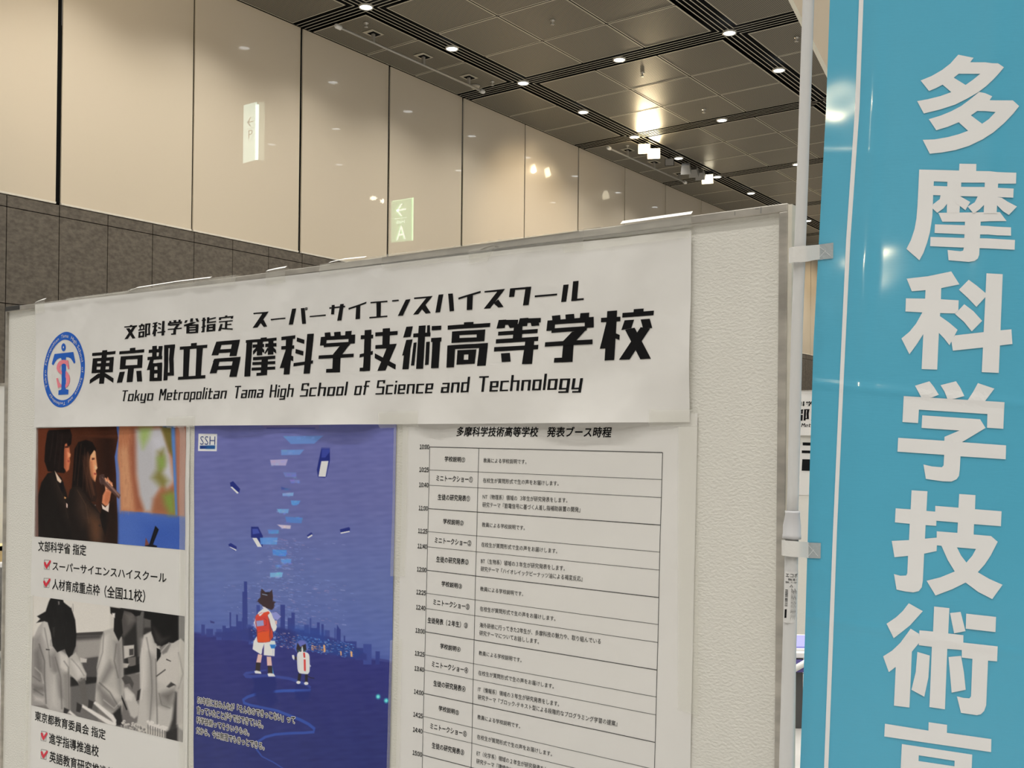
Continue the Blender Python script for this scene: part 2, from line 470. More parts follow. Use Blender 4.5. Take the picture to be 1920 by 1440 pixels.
# small ceiling fittings
def ceil_pt(px, py):
    r = ray(px, py); k = (CEIL-EYE)/r[2]; return r[0]*k, r[1]*k
for px, py, lab in ((686.5, 43, 'small ceiling sprinkler above the left end of the nearer hanging rod'), (923, 153, 'small ceiling sprinkler left of the downlight at the groove crossing'),
                    (1036, 38, 'small ceiling sprinkler in a tile at the top middle of the photo'), (1204.5, 136, 'small ceiling sprinkler in a tile right of the groove crossing'),
                    (1176.5, 273, 'bright little ceiling sprinkler left of the dazzling spotlights'), (1320, 205, 'small ceiling sprinkler left of a cross groove downlight'),
                    (1494, 70, 'small dark ceiling sprinkler beside the white flagpole')):
    x, y = ceil_pt(px, py)
    o = empty('sprinkler', (x, y, CEIL), lab, 'sprinkler', 'ceiling sprinklers')
    m = MB(); lathe(m, (x, y, CEIL), [(0.035, 0.0), (0.035, -0.01), (0.012, -0.014), (0.012, -0.05), (0.001, -0.05)], 14); m.build('stem', M_metal, o, smooth=True)
    m = MB(); lathe(m, (x, y, CEIL), [(0.001, -0.056), (0.028, -0.055), (0.028, -0.062), (0.001, -0.063)], 14); m.build('deflector', M_metal, o, smooth=True)
x, y = ceil_pt(891, 161)
o = empty('smoke_detector', (x, y, CEIL), 'round cream smoke detector on the ceiling near the right end of the nearer rod', 'smoke detector')
m = MB(); lathe(m, (x, y, CEIL), [(0.07, 0.0), (0.07, -0.025), (0.05, -0.045), (0.001, -0.05)], 20); m.build('body', mat('detector_cream', (0.55, 0.50, 0.40), 0.5), o, smooth=True)
m = MB(); lathe(m, (x, y, CEIL), [(0.082, 0.0), (0.082, -0.008), (0.069, -0.010)], 20); m.build('base_ring', M_rod, o, smooth=True)

# pale slanting panel hanging from the ceiling behind the flag
D = 7.0
poly = [(1470, -34), (1487, 0), (1551, 128), (1600, 226), (1760, 226), (1760, -34)]
front = [at_depth(x, y, D) for x, y in poly]; back = [at_depth(x+0, y, D) + Vector(FWD)*0.0 for x, y in poly]
th = Vector(FWD)*0.07
m = MB(); n = len(poly)
m.add([tuple(p) for p in front]+[tuple(p+th) for p in front], [tuple(range(n)), tuple(range(2*n-1, n-1, -1))], 0)
m.add([tuple(p) for p in front]+[tuple(p+th) for p in front], [(k, (k+1) % n, n+(k+1) % n, n+k) for k in range(n)], 1)
tag(m.build('ceiling_baffle', [mat('cream_panel', (0.66, 0.56, 0.42), 0.55), mat('panel_lit_edge', (0.92, 0.90, 0.78), 0.3)]),  # edge coloured paler to stand for the light falling on it
    'big cream ceiling baffle with a slanting edge coloured as if lit, hanging behind the flag', 'baffle')

# sign reflections in the beige glass, imitated by glowing signs added behind it
M_sg = mat('sign_green', (0.2, 0.5, 0.25), 0.5, emit=(0.46, 0.85, 0.46), estr=1.7)
M_sgd = mat('sign_green_edge', (0.5, 0.9, 0.5), 0.5, emit=(0.70, 1.0, 0.62), estr=3.6)
M_sw = mat('sign_white', (0.9, 0.95, 0.9), 0.5, emit=(0.74, 1.0, 0.88), estr=2.2)
M_st = mat('sign_tube', (0.9, 1, 0.95), 0.5, emit=(0.72, 1.0, 0.90), estr=5.0)
M_sl = mat('sign_letter_white', (0.9, 0.95, 0.9), 0.5, emit=(0.90, 0.95, 0.88), estr=3.6)
M_sd = mat('sign_letter_dark', (0.05, 0.05, 0.08), 0.6, emit=(0.1, 0.1, 0.2), estr=0.3)
SB = WALLY+0.35                                      # the stand-in signs sit a little way behind the glass
def sgn(x, y, off=0.0): return on_plane(x, y, (0, 1, 0), SB-off)
def sign_poly(parent, name, polys, m, off):
    mb = MB()
    for loops in polys:
        pts, tri = tess([loops]); mb.add([sgn(x, y, off) for x, y in pts], tri)
    return mb.build(name, m, parent)
def sign_text(parent, name, body, BL, BR, TL, m, off):
    vs, fs, bb = text_mesh(body); mb = MB()
    w = bb[2]-bb[0]; h = bb[3]-bb[1]; out = []
    for x, y in vs:
        s = (x-bb[0])/w; t = (y-bb[1])/h
        out.append(sgn(BL[0]+s*(BR[0]-BL[0])+t*(TL[0]-BL[0]), BL[1]+s*(BR[1]-BL[1])+t*(TL[1]-BL[1]), off))
    mb.add(out, fs); return mb.build(name, m, parent)
z = zoomed(660, 340, 10.29)
o = empty('reflected_hall_sign', sgn(755, 412), 'green lit sign with a white arrow and letter A, imitating its reflection in the glass', 'sign')
c4 = [z(p) for p in Q(783,378,1190,315,1180,1140,778,1180)]
mb = MB(); mb.add([sgn(*p) for p in c4]+[sgn(*p)+Vector((0, 0.03, 0)) for p in c4], [(0,1,2,3),(4,5,6,7),(0,1,5,4),(1,2,6,5),(2,3,7,6),(3,0,4,7)]); mb.build('light_box', M_sg, o)
sign_poly(o, 'lit_edge', [[z(p) for p in Q(1165,320,1190,316,1182,1140,1160,1142)], [z(p) for p in Q(783,376,1190,314,1190,322,783,386)]], M_sgd, 0.01)
sign_poly(o, 'arrow', [[z(p) for p in q] for q in (Q(862,552,1040,518,1040,548,862,582), Q(945,430,975,432,890,568,860,566), Q(860,566,892,562,970,665,940,668), Q(818,722,1065,690,1065,696,818,730))], M_sl, 0.012)
sign_text(o, 'sign_letters', 'A', z((858,1135)), z((1035,1110)), z((862,865)), M_sl, 0.012)
sign_text(o, 'sign_letters', 'llaH', z((865,820)), z((1015,805)), z((868,755)), M_sl, 0.012)
z = zoomed(420, 160, 9.0)
o = empty('reflected_parking_sign', sgn(475, 248), 'white lit sign with an arrow and letter P, imitating its reflection in the glass', 'sign')
c4 = [z(p) for p in Q(355,330,560,275,560,1255,342,1310)]
mb = MB(); mb.add([sgn(*p) for p in c4]+[sgn(*p)+Vector((0.0, 0.03, 0)) for p in c4], [(0,1,2,3),(4,5,6,7),(0,1,5,4),(1,2,6,5),(2,3,7,6),(3,0,4,7)]); mb.build('light_box', M_sw, o)
mb = MB(); c4 = [z(p) for p in Q(585,275,690,290,680,1280,580,1255)]; mb.add([sgn(*p) for p in c4], [(0,1,2,3)]); mb.build('side_face', mat('sign_side', (0.4, 0.45, 0.4), 0.5, emit=(0.45, 0.55, 0.42), estr=1.3), o)
sign_poly(o, 'lit_edge', [[z(p) for p in Q(550,320,592,320,578,1260,545,1260)]], M_st, 0.01)
sign_poly(o, 'arrow', [[z(p) for p in q] for q in (Q(395,620,497,597,497,612,395,638), Q(440,538,460,538,412,632,390,632), Q(390,628,412,622,455,690,437,692), Q(362,745,510,708,510,712,362,750))], M_sd, 0.012)
sign_text(o, 'sign_letters', 'P', z((410,900)), z((482,885)), z((412,760)), M_sd, 0.012)
sign_text(o, 'sign_letters', '駐車場', z((412,950)), z((470,935)), z((414,925)), M_sd, 0.012)
# spotlight reflections imitated by small glowing stars set behind the glass
M_gl = mat('glowing_glint', (1, 0.9, 0.7), 0.4, emit=(1.0, 0.90, 0.66), estr=7)
for cx, cy, lab in ((700, 371.5, 'small glowing star imitating a lamp reflection, left of the dark seam'), (719, 377, 'small glowing star imitating a lamp reflection, touching the dark seam')):
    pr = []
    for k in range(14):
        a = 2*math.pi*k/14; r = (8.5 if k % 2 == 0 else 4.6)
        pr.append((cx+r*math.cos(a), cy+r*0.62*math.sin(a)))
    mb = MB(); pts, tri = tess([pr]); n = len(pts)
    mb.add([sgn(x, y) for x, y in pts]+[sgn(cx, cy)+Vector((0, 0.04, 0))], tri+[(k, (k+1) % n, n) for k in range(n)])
    tag(mb.build('lamp', M_gl), lab, 'lamp', 'stars imitating lamp reflections')

# ---------------------------------------------------------------- the exhibition board
Z0, Z1 = 0.10, 1.5+0.2415*1.4
YL, YR = 1.9204*1.4, 0.3974*1.4
FRW, FRT = 0.0115, 0.007
M_board = mat('board_cloth', (0.76, 0.745, 0.685), 0.85, bump=(170, 2, 0.40, 0.0035, (1, 1, 1.7)))
M_frame = mat('board_frame', (0.47, 0.44, 0.39), 0.42, 0.3, noise=(14, 5, 0.22, (1, 1, 3)))
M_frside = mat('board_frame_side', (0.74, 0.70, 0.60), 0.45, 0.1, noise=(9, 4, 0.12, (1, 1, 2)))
BD = empty('exhibition_board', (BX, (YL+YR)/2, 0), 'large cream cloth exhibition board in a grey metal frame, carrying the banner and three posters', 'board', 'exhibition boards')
m = MB(); m.box(BX, YR+0.004, Z0, BX+0.022, YL-0.004, Z1-0.004); m.build('panel', M_board, BD)
m = MB(); m.box(BX-FRT, YR, Z1-FRW, BX+0.03, YL, Z1); m.build('top_rail', M_frame, BD, bevel=0.0012)
m = MB(); m.box(BX-FRT, YR, Z0, BX+0.03, YL, Z0+FRW); m.build('bottom_rail', M_frame, BD, bevel=0.0012)
for y0, y1, nm in ((YR, YR+0.0125, 'right'), (YL-0.006, YL, 'left')):
    m = MB(); m.box(BX-FRT, y0, Z0, BX+0.03, y1, Z1-FRW)
    post = m.build('side_post', M_frame, BD, bevel=0.0012)
    if nm == 'right':
        m = MB(); m.box(BX-FRT+0.002, y0-0.006, Z0, BX+0.024, y0+0.0008, Z1-0.002); m.build('edge_strip', M_frside, post)
        for zz in (1.62, 1.50, 1.31, 1.18):
            m = MB(); m.box(BX-0.002, y0-0.0068, zz, BX+0.004, y0-0.006, zz+0.006); m.build('edge_screw', M_lampgrey, post)
for y in (YR+0.006, YL-0.006):
    m = MB(); m.box(BX-0.004, y-0.02, 0, BX+0.42, y+0.02, 0.03); m.box(BX, y-0.012, 0.03, BX+0.02, y+0.012, Z0); m.build('foot', M_frame, BD, bevel=0.003)
M_capd = mat('dark_plastic_cap', (0.05, 0.05, 0.048), 0.5)
m = MB(); m.box(BX-FRT-0.0015, YL-0.072, Z1-0.0105, BX+0.03, YL-0.002, Z1+0.0015); m.build('corner_cap', M_capd, BD, bevel=0.001)
# scuffs on the metal
for (ya, yb, za, zb) in ((0.5965, 0.5945, Z1-0.001, Z1-0.010), (0.636, 0.6348, Z1-0.002, Z1-0.008), (0.604, 0.5985, Z1-0.0015, Z1-0.003)):
    m = MB(); m.box(BX-FRT-0.0004, yb, zb, BX-FRT, ya, za); m.build('scuff', M_lampgrey, BD)

# ---------------------------------------------------------------- paper surfaces
n1 = make_noise(7, 0.10, 0.30, 3); n2 = make_noise(6, 0.07, 0.16, 5); n3 = make_noise(6, 0.035, 0.09, 9)
BAN_B, BAN_T = 1.5+0.0225*1.4, 1.5+0.2290*1.4
BAN_L, BAN_R = 1.8135*1.4, 0.5040*1.4
_bt = sorted(on_board(*p) for p in ((69,572), (250,551.5), (448,529), (700,500), (1000,464.5), (1299,433)))
def ban_top(y): return float(np.interp(y, [p[0] for p in _bt], [p[1] for p in _bt]))
def ban_bot(y): return 1.5+1.4*(0.0178+(0.0228-0.0178)*((BAN_L-y)/(BAN_L-BAN_R)))
KNOTS = [2.56, 1.905, 1.60, 1.29, 1.10, 0.70]
LIFT = [0.004, 0.008, 0.012, 0.006, 0.012]
def surf_banner(y, z):
    d = 0.0055 + 0.0016*n1(y, z) + 0.0010*n2(y, z*0.8) + 0.00012*n3(y, z)
    t = min(1.0, max(0.0, (ban_bot(y)+0.09 - z)/0.09))
    for k in range(len(KNOTS)-1):
        a, b = KNOTS[k], KNOTS[k+1]
        if b <= y <= a:
            s = (a-y)/(a-b); d += t*t*LIFT[k]*math.sin(math.pi*s)**2
    e = min(1.0, max(0.0, (z-(Z1-FRW-0.014))/0.012)); d = max(d, 0.0045+e*(FRT+0.0012-0.0045))   # the top edge laps over the metal rail
    return BX - max(d, 0.002)
def surf_poster(y, z): return BX - (0.0016 + 0.0004*(n1(y+1, z)+1) + 0.00022*n2(y+2, z) + 0.00008*n3(y, z))

def sheet(name, quadYZ, surf, m, nu, nv, parent=None, off=0.0):
    """a sheet of paper with corners TL, TR, BR, BL in board coordinates"""
    tl, tr, br, bl = [np.array(p, float) for p in quadYZ]
    vs = []; fs = []
    for j in range(nv+1):
        for i in range(nu+1):
            u, v = i/nu, j/nv
            p = (tl*(1-u)+tr*u)*(1-v) + (bl*(1-u)+br*u)*v
            vs.append((surf(p[0], p[1])-off, p[0], p[1]))
    for j in range(nv):
        for i in range(nu):
            a = j*(nu+1)+i; fs.append((a, a+1, a+nu+2, a+nu+1))
    b = MB(); b.add(vs, fs); return b.build(name, m, parent, smooth=True)

def print_polys(mb, polys, fn, surf, off, lim=0.006, mi=0):
    """printed shapes: pixel outlines digitised from the photo -> board plane"""
    for k, loops in enumerate(polys):
        if not isinstance(loops[0][0], (tuple, list)): loops = [loops]
        pl = [[on_board(*fn(p)) for p in l] for l in loops]
        pts, tri = tess(pl); pts, tri = subdivide(pts, tri, lim)
        mb.add([(surf(p[0], p[1])-off-(k % 7)*0.00005, p[0], p[1]) for p in pts], tri, mi)   # strokes that cross lie a hair apart
def print_text(mb, body, BL, BR, TL, surf, off, bold=0.0, mi=0, plane=True, bbkey=None, res=2):
    vs, fs, bb = text_mesh(body, bold, res)
    if bbkey is not None: bb = text_mesh(body, bbkey, res)[2]
    if plane: BL, BR, TL = on_board(*BL), on_board(*BR), on_board(*TL)
    w = bb[2]-bb[0]; h = bb[3]-bb[1]; out = []
    nb_ = len(text_mesh(body, 0.0, res)[0])
    for i, (x, y) in enumerate(vs):
        s = (x-bb[0])/w; t = (y-bb[1])/h
        Y = BL[0]+s*(BR[0]-BL[0])+t*(TL[0]-BL[0]); Zz = BL[1]+s*(BR[1]-BL[1])+t*(TL[1]-BL[1])
        out.append((surf(Y, Zz)-off-(i//nb_)*0.00003, Y, Zz))
    mb.add(out, fs, mi)

M_paper = mat('banner_paper', (0.80, 0.785, 0.755), 0.55, spec=0.35, bump=(8, 3, 0.38, 0.012, (1, 1, 1)))
M_ink = mat('black_ink', (0.009, 0.009, 0.010), 0.6, spec=0.10)
M_greyink = mat('grey_ink', (0.055, 0.055, 0.055), 0.6, spec=0.25)
def banner_sheet(nu, nv):
    vs = []
    for j in range(nv+1):
        for i in range(nu+1):
            y = BAN_L+(BAN_R-BAN_L)*i/nu; z = ban_top(y)*(1-j/nv)+ban_bot(y)*j/nv
            vs.append((surf_banner(y, z), y, z))
    b = MB(); b.add(vs, [(j*(nu+1)+i, j*(nu+1)+i+1, (j+1)*(nu+1)+i+1, (j+1)*(nu+1)+i) for j in range(nv) for i in range(nu)])
    return b.build('paper_banner', M_paper, None, smooth=True)
BN = banner_sheet(320, 84)
#(BAN_L, ban_top(BAN_L)), (BAN_R, ban_top(BAN_R)), (BAN_R-0.003, ban_bot(BAN_R)), (BAN_L-0.006, ban_bot(BAN_L))], surf_banner, M_paper, 320, 84)
tag(BN, 'wide white paper banner with black Japanese name and round blue emblem on the near board', 'banner', 'school name banners')

ZA = zoomed(160, 600, 7.3846); ZB = zoomed(390, 590, 6.6207); ZC = zoomed(660, 580, 6.6207); ZD = zoomed(920, 560, 6.0)
ZE = zoomed(225, 570, 8.0); ZF = zoomed(460, 520, 5.647); ZG = zoomed(790, 510, 5.818); ZH = zoomed(70, 610, 8.47)
TITLE = [
 (ZA, '''133,460,455,432,450,474,130,502|262,424,330,418,328,455,260,460|260,440,330,436,283,882,217,885|143,535,206,530,186,738,123,740|368,517,430,512,412,722,352,727|143,535,430,512,427,560,140,577|138,608,420,590,416,638,134,652|127,692,415,682,412,722,123,740|210,742,280,742,225,800,92,887,97,832|300,735,422,810,415,872,285,785
508,437,852,408,848,450,505,477|645,392,720,385,718,420,642,430|525,507,828,487,826,537,522,553|525,507,592,503,580,682,510,685|756,492,828,487,818,665,748,668|512,635,820,620,818,665,510,685|622,670,702,667,686,860,607,863|508,722,580,716,543,866,468,872|737,708,810,704,823,852,750,856
968,365,1032,360,1022,520,962,524|1055,366,1110,364,1095,450,1045,454|915,415,1095,402,1090,447,912,460|1060,440,1096,438,1090,520,1045,520|898,515,1098,500,1095,545,897,560|935,545,985,541,965,640,945,692,888,697|935,605,992,600,978,848,922,850|1028,597,1092,590,1083,845,1022,847|935,608,1092,592,1090,643,932,648|930,695,1088,690,1086,741,928,745|925,802,1085,797,1083,845,922,850|1130,352,1187,347,1163,835,1107,840|1130,352,1275,340,1272,388,1128,396|1211,345,1275,340,1250,540,1188,545|1188,540,1250,540,1253,770,1194,772|1165,730,1253,725,1253,770,1165,775
1490,325,1575,318,1572,355,1488,362|1340,373,1720,345,1715,388,1337,415|1388,400,1475,395,1455,785,1378,790|1572,392,1660,385,1635,770,1558,775|1312,790,1698,765,1695,810,1308,830'''),
 (ZB, '''128,338,424,312,412,364,112,386|128,338,208,331,158,505,70,508|330,320,424,312,380,515,292,518|95,440,330,425,318,470,85,485|108,550,437,525,426,576,90,590|108,550,183,545,140,728,52,732|344,533,437,525,390,773,293,776|78,645,345,632,335,680,68,692
505,320,885,288,882,325,503,354|680,290,755,283,753,310,678,316|515,345,585,340,555,768,485,772|588,375,722,366,720,405,586,414|642,330,706,325,696,505,631,508|776,320,843,315,835,495,766,500|735,362,880,355,878,398,733,405|628,408,655,425,590,502,590,455|690,405,722,440,722,482,692,455|765,405,772,440,735,492,725,478|832,400,870,440,872,487,832,455|590,530,860,510,858,550,588,570|583,592,860,578,858,615,582,628|573,660,858,645,857,682,570,697|690,540,770,535,755,752,676,757|628,725,755,715,755,752,626,762
945,280,1108,258,1105,300,943,322|1000,285,1080,280,1035,742,962,745|938,395,1095,383,1093,425,936,437|990,435,1070,430,985,662,915,665|1055,510,1083,520,1080,580,1035,560|1128,285,1222,315,1218,365,1123,335|1112,428,1210,457,1205,510,1108,480|1087,603,1335,570,1332,608,1083,645|1258,243,1340,238,1293,732,1210,735
1478,228,1550,222,1557,285,1483,290|1598,222,1678,215,1680,275,1603,280|1735,210,1813,204,1805,262,1730,268|1430,280,1855,250,1850,300,1425,325|1430,280,1508,275,1500,385,1420,387|1775,255,1855,250,1852,360,1772,365|1470,362,1792,340,1788,385,1470,408|1668,388,1800,362,1695,495,1580,500|1408,510,1843,487,1840,530,1405,553|1580,530,1675,528,1666,718,1568,720|1500,677,1666,668,1666,718,1497,722'''),
 (ZC, '''180,262,265,255,248,765,162,772|135,325,287,317,285,362,133,375|123,560,283,518,280,562,120,602|127,728,248,720,248,765,125,772|313,290,592,272,590,320,312,338|405,242,495,236,490,450,400,450|315,448,578,430,560,485,313,493|470,440,578,430,445,762,342,767|307,548,572,688,568,750,305,608
700,220,785,215,752,345,660,353|698,383,780,376,760,470,735,570,648,577|680,480,757,470,733,745,655,748|795,418,833,414,803,698,762,702|862,210,948,204,908,738,825,742|965,205,998,200,997,295,960,300|790,305,1003,290,1000,340,788,352|950,408,993,404,973,690,930,694|1020,213,1138,206,1135,258,1017,266|1010,360,1137,352,1133,402,1007,410|1025,390,1120,385,1098,730,1003,734
1427,167,1535,160,1533,190,1425,200|1218,206,1740,172,1735,222,1217,258|1275,280,1677,253,1673,308,1272,331|1275,280,1372,274,1367,417,1267,422|1573,260,1677,253,1665,398,1567,404|1270,366,1670,346,1665,398,1267,422|1213,453,1710,420,1706,478,1212,503|1213,453,1315,446,1294,722,1198,726|1605,427,1710,420,1685,702,1580,706|1340,512,1568,500,1562,560,1336,567|1340,512,1422,508,1412,686,1325,690|1475,505,1568,500,1552,678,1470,682|1330,632,1556,626,1552,678,1325,690'''),
 (ZD, '''110,243,195,238,178,333,85,340|110,243,330,240,322,292,105,302|212,290,312,286,322,328,235,332|348,225,445,218,430,310,322,318|348,228,585,220,581,270,340,282|468,268,560,262,568,305,480,312|285,290,380,285,372,455,268,458|105,375,550,343,547,390,102,418|80,460,560,430,556,478,77,507|60,548,562,522,558,572,57,597|415,465,515,460,494,737,382,740|137,618,240,612,252,710,148,716
710,197,808,188,815,255,718,260|868,185,970,177,975,245,875,250|1040,170,1140,163,1132,235,1030,240|660,250,1188,210,1185,268,655,300|660,250,752,243,745,363,650,367|1088,218,1188,210,1185,328,1085,335|712,340,1110,314,1105,362,710,390|945,378,1115,337,985,480,845,485|640,495,1170,462,1168,515,637,545|848,520,962,515,948,715,832,722|752,672,948,662,948,715,748,724
1270,222,1482,207,1480,258,1268,272|1340,147,1448,138,1410,693,1303,700|1332,260,1430,255,1330,563,1250,567|1428,393,1472,412,1468,468,1420,450|1628,123,1740,115,1737,165,1625,172|1505,165,1855,138,1850,190,1500,217|1525,247,1632,240,1600,335,1488,357|1705,238,1808,230,1836,335,1730,330|1530,352,1638,330,1822,678,1702,684|1705,325,1812,338,1580,687,1462,690'''),
]
HEADING = [
 (ZE, '''95,340,285,322,283,345,93,358|178,320,213,317,212,335,176,340|220,345,270,340,145,525,95,533|120,370,172,365,260,515,215,520
350,303,382,300,382,322,350,326|315,325,410,312,408,335,313,348|330,340,352,338,350,378,330,380|386,335,410,332,402,376,382,378|308,385,412,372,410,392,307,405|312,422,342,418,337,505,306,510|378,414,408,410,400,500,372,504|312,422,408,410,406,434,310,442|308,484,402,476,400,500,306,510|420,300,450,297,440,497,413,500|420,300,498,292,495,315,418,322|470,295,498,292,487,375,462,378|462,372,487,372,493,468,466,470|440,450,492,445,492,468,440,472
535,288,607,275,605,295,533,308|555,290,592,287,580,485,545,488|530,335,605,322,603,342,528,352|555,350,585,348,545,458,522,460|588,385,605,392,600,415,580,405|618,285,665,300,662,320,616,307|618,348,663,362,660,382,614,368|607,425,727,408,725,428,605,443|680,262,717,258,708,475,672,478
778,262,808,258,812,286,782,290|838,248,880,244,880,275,842,280|915,240,950,238,945,268,912,272|765,285,970,262,968,284,763,307|765,285,798,282,793,325,760,328|938,266,970,262,965,300,932,305|785,311,935,296,930,318,783,332|885,318,937,304,890,370,845,375|760,378,965,358,962,378,757,395|840,385,880,380,875,462,832,465|805,447,875,440,875,462,803,467
1020,250,1055,245,1035,285,1005,288|1095,222,1130,218,1128,268,1085,275|1160,222,1195,218,1215,268,1180,272|1110,278,1180,272,1085,325,1000,340,1000,318|1035,330,1078,325,1075,444,1030,447|1165,320,1207,316,1200,437,1160,440|1085,312,1206,304,1205,327,1075,337|1075,350,1170,342,1170,362,1074,370|1073,386,1168,378,1168,400,1072,407|1070,424,1165,416,1165,440,1068,446
1270,210,1305,206,1297,422,1262,426|1255,240,1318,232,1317,252,1254,260|1250,345,1315,322,1313,342,1248,362|1250,410,1297,405,1297,425,1249,428|1335,205,1370,200,1365,285,1330,290|1345,228,1468,200,1467,220,1345,248|1333,275,1472,258,1470,278,1332,295|1332,315,1368,311,1362,418,1328,420|1422,305,1462,300,1458,408,1416,412|1332,312,1462,298,1461,320,1331,334|1330,348,1460,338,1459,364,1329,372|1328,392,1458,384,1458,408,1328,420
1605,178,1640,174,1640,196,1603,200|1515,205,1730,182,1728,202,1513,225|1515,205,1550,201,1545,243,1512,246|1695,187,1730,183,1722,222,1690,226|1513,265,1722,245,1720,262,1512,282|1607,260,1640,257,1632,370,1600,373|1635,305,1702,297,1700,315,1634,322|1535,305,1570,302,1540,405,1500,408|1548,360,1722,370,1720,390,1545,380'''),
 (ZF, '''112,380,270,366,256,384,112,394|210,378,270,367,155,533,105,540|180,478,218,452,255,523,218,528|297,445,458,431,458,444,296,459|523,337,562,333,528,502,488,506|608,330,650,327,663,492,622,496|655,325,680,322,679,330,655,333|655,342,679,339,678,348,655,350|655,325,662,324,662,350,655,350|673,323,680,322,678,348,671,349|703,412,872,396,872,410,702,425|910,322,1083,305,1083,320,910,336|937,298,970,295,965,393,930,396|1032,288,1070,285,1045,460,1000,464|1115,328,1307,262,1305,280,1117,347|1195,312,1240,297,1235,443,1188,447|1350,266,1525,250,1525,265,1350,280|1412,265,1458,262,1452,415,1408,418|1335,423,1524,407,1524,422,1333,438|1575,246,1645,239,1645,254,1574,261|1722,241,1773,235,1690,408,1635,412'''),
 (ZG, '''-55,283,150,266,132,286,-55,300|85,283,150,267,-6,465,-65,470|30,405,74,362,133,452,78,458|218,253,270,248,232,443,182,448|323,243,375,240,391,430,340,435|438,287,668,210,668,230,440,308|533,266,590,246,582,415,526,420|708,212,932,188,914,213,708,228|855,208,932,190,770,400,700,405|808,345,858,302,917,385,860,391|990,183,1218,164,1215,186,987,204|988,188,1045,185,1033,273,976,278|1158,168,1218,164,1190,363,1128,369|1258,260,1502,239,1502,258,1256,280|1570,145,1630,140,1603,328,1545,333|1680,108,1745,103,1727,320,1662,324|1662,303,1805,292,1803,312,1662,324'''),
]
def parse(s):
    return [Q(*[float(v) for v in q.split(',')]) for line in s.split('\n') for q in line.split('|')]
mb = MB()
for fn, s in TITLE: print_polys(mb, parse(s), fn, surf_banner, 0.00045)
mb.build('title_lettering', M_ink, BN)
ma, mb = MB(), MB()
for k, (fn, s) in enumerate(HEADING): print_polys(mb if k else ma, parse(s), fn, surf_banner, 0.00045)
ma.build('heading_lettering', M_ink, BN); mb.build('heading_lettering', M_ink, BN)

# English line: a squared condensed face built from bars
XH, TV, TH, W = 0.66, 0.125, 0.095, 0.45
def R(x0, y0, x1, y1): return [(x0, y0), (x1, y0), (x1, y1), (x0, y1)]
def V(x, a, b): return R(x, a, x+TV, b)
def H(y, a, b): return R(a, y, b, y+TH)
def Obox(w=W): return [V(0, 0, XH), V(w-TV, 0, XH), H(0, 0, w), H(XH-TH, 0, w)]
GL = {
 'T': (0.50, [H(1-TH, 0, 0.5), V(0.19, 0, 1)]), 'o': (W, Obox()),
 'k': (W, [V(0, 0, 1), [(TV, 0.22), (TV, 0.36), (W-0.12, XH), (W+0.02, XH)], [(0.20, 0.37), (0.30, 0.44), (W+0.02, 0), (W-0.13, 0)]]),
 'y': (W, [V(0, 0, XH), V(W-TV, -0.2, XH), H(0, 0, W), H(-0.2, 0.06, W)]),
 'M': (0.58, [V(0, 0, 1), V(0.58-TV, 0, 1), [(0.04, 1), (0.17, 1), (0.35, 0.42), (0.22, 0.42)], [(0.54, 1), (0.41, 1), (0.23, 0.42), (0.36, 0.42)]]),
 'e': (W, [V(0, 0, XH), V(W-TV, 0.26, XH), H(0, 0, W), H(XH-TH, 0, W), H(0.26, 0, W)]),
 't': (0.36, [V(0.06, 0, 0.90), H(XH-TH, 0, 0.36), H(0, 0.06, 0.36)]), 'r': (0.36, [V(0, 0, XH), H(XH-TH, 0, 0.36)]),
 'p': (W, Obox()+[V(0, -0.2, 0.1)]), 'l': (TV, [V(0, 0, 1)]), 'i': (TV, [V(0, 0, XH), R(0, 0.80, TV, 0.92)]),
 'a': (W, [H(XH-TH, 0.03, W), V(W-TV, 0, XH), H(0, 0, W), V(0, 0, 0.38), H(0.29, 0, W)]),
 'n': (W, [V(0, 0, XH), V(W-TV, 0, XH), H(XH-TH, 0, W)]), 'm': (0.60, [V(0, 0, XH), V(0.30-TV/2, 0, XH), V(0.60-TV, 0, XH), H(XH-TH, 0, 0.6)]),
 'H': (0.50, [V(0, 0, 1), V(0.5-TV, 0, 1), H(0.46, 0, 0.5)]), 'g': (W, Obox()+[V(W-TV, -0.2, 0.1), H(-0.2, 0, W)]),
 'h': (W, [V(0, 0, 1), V(W-TV, 0, XH), H(XH-TH, 0, W)]),
 'S': (0.52, [H(1-TH, 0.02, 0.52), V(0.02, 0.46, 1), H(0.46, 0.02, 0.52), V(0.52-TV, 0, 0.55), H(0, 0, 0.52), V(0.52-TV, 0.78, 1)]),
 'c': (W, [V(0, 0, XH), H(0, 0, W), H(XH-TH, 0, W)]), 'f': (0.36, [V(0.06, 0, 1), H(1-TH, 0.06, 0.38), H(XH-TH, 0, 0.36)]),
 'd': (W, Obox()+[V(W-TV, 0, 1)]),
}
base = lambda x: 752.7+(730.0-752.7)*(x-235.8)/(1097-235.8)
top = lambda x: 732.2+(706.0-732.2)*(x-237)/(901.7-237)
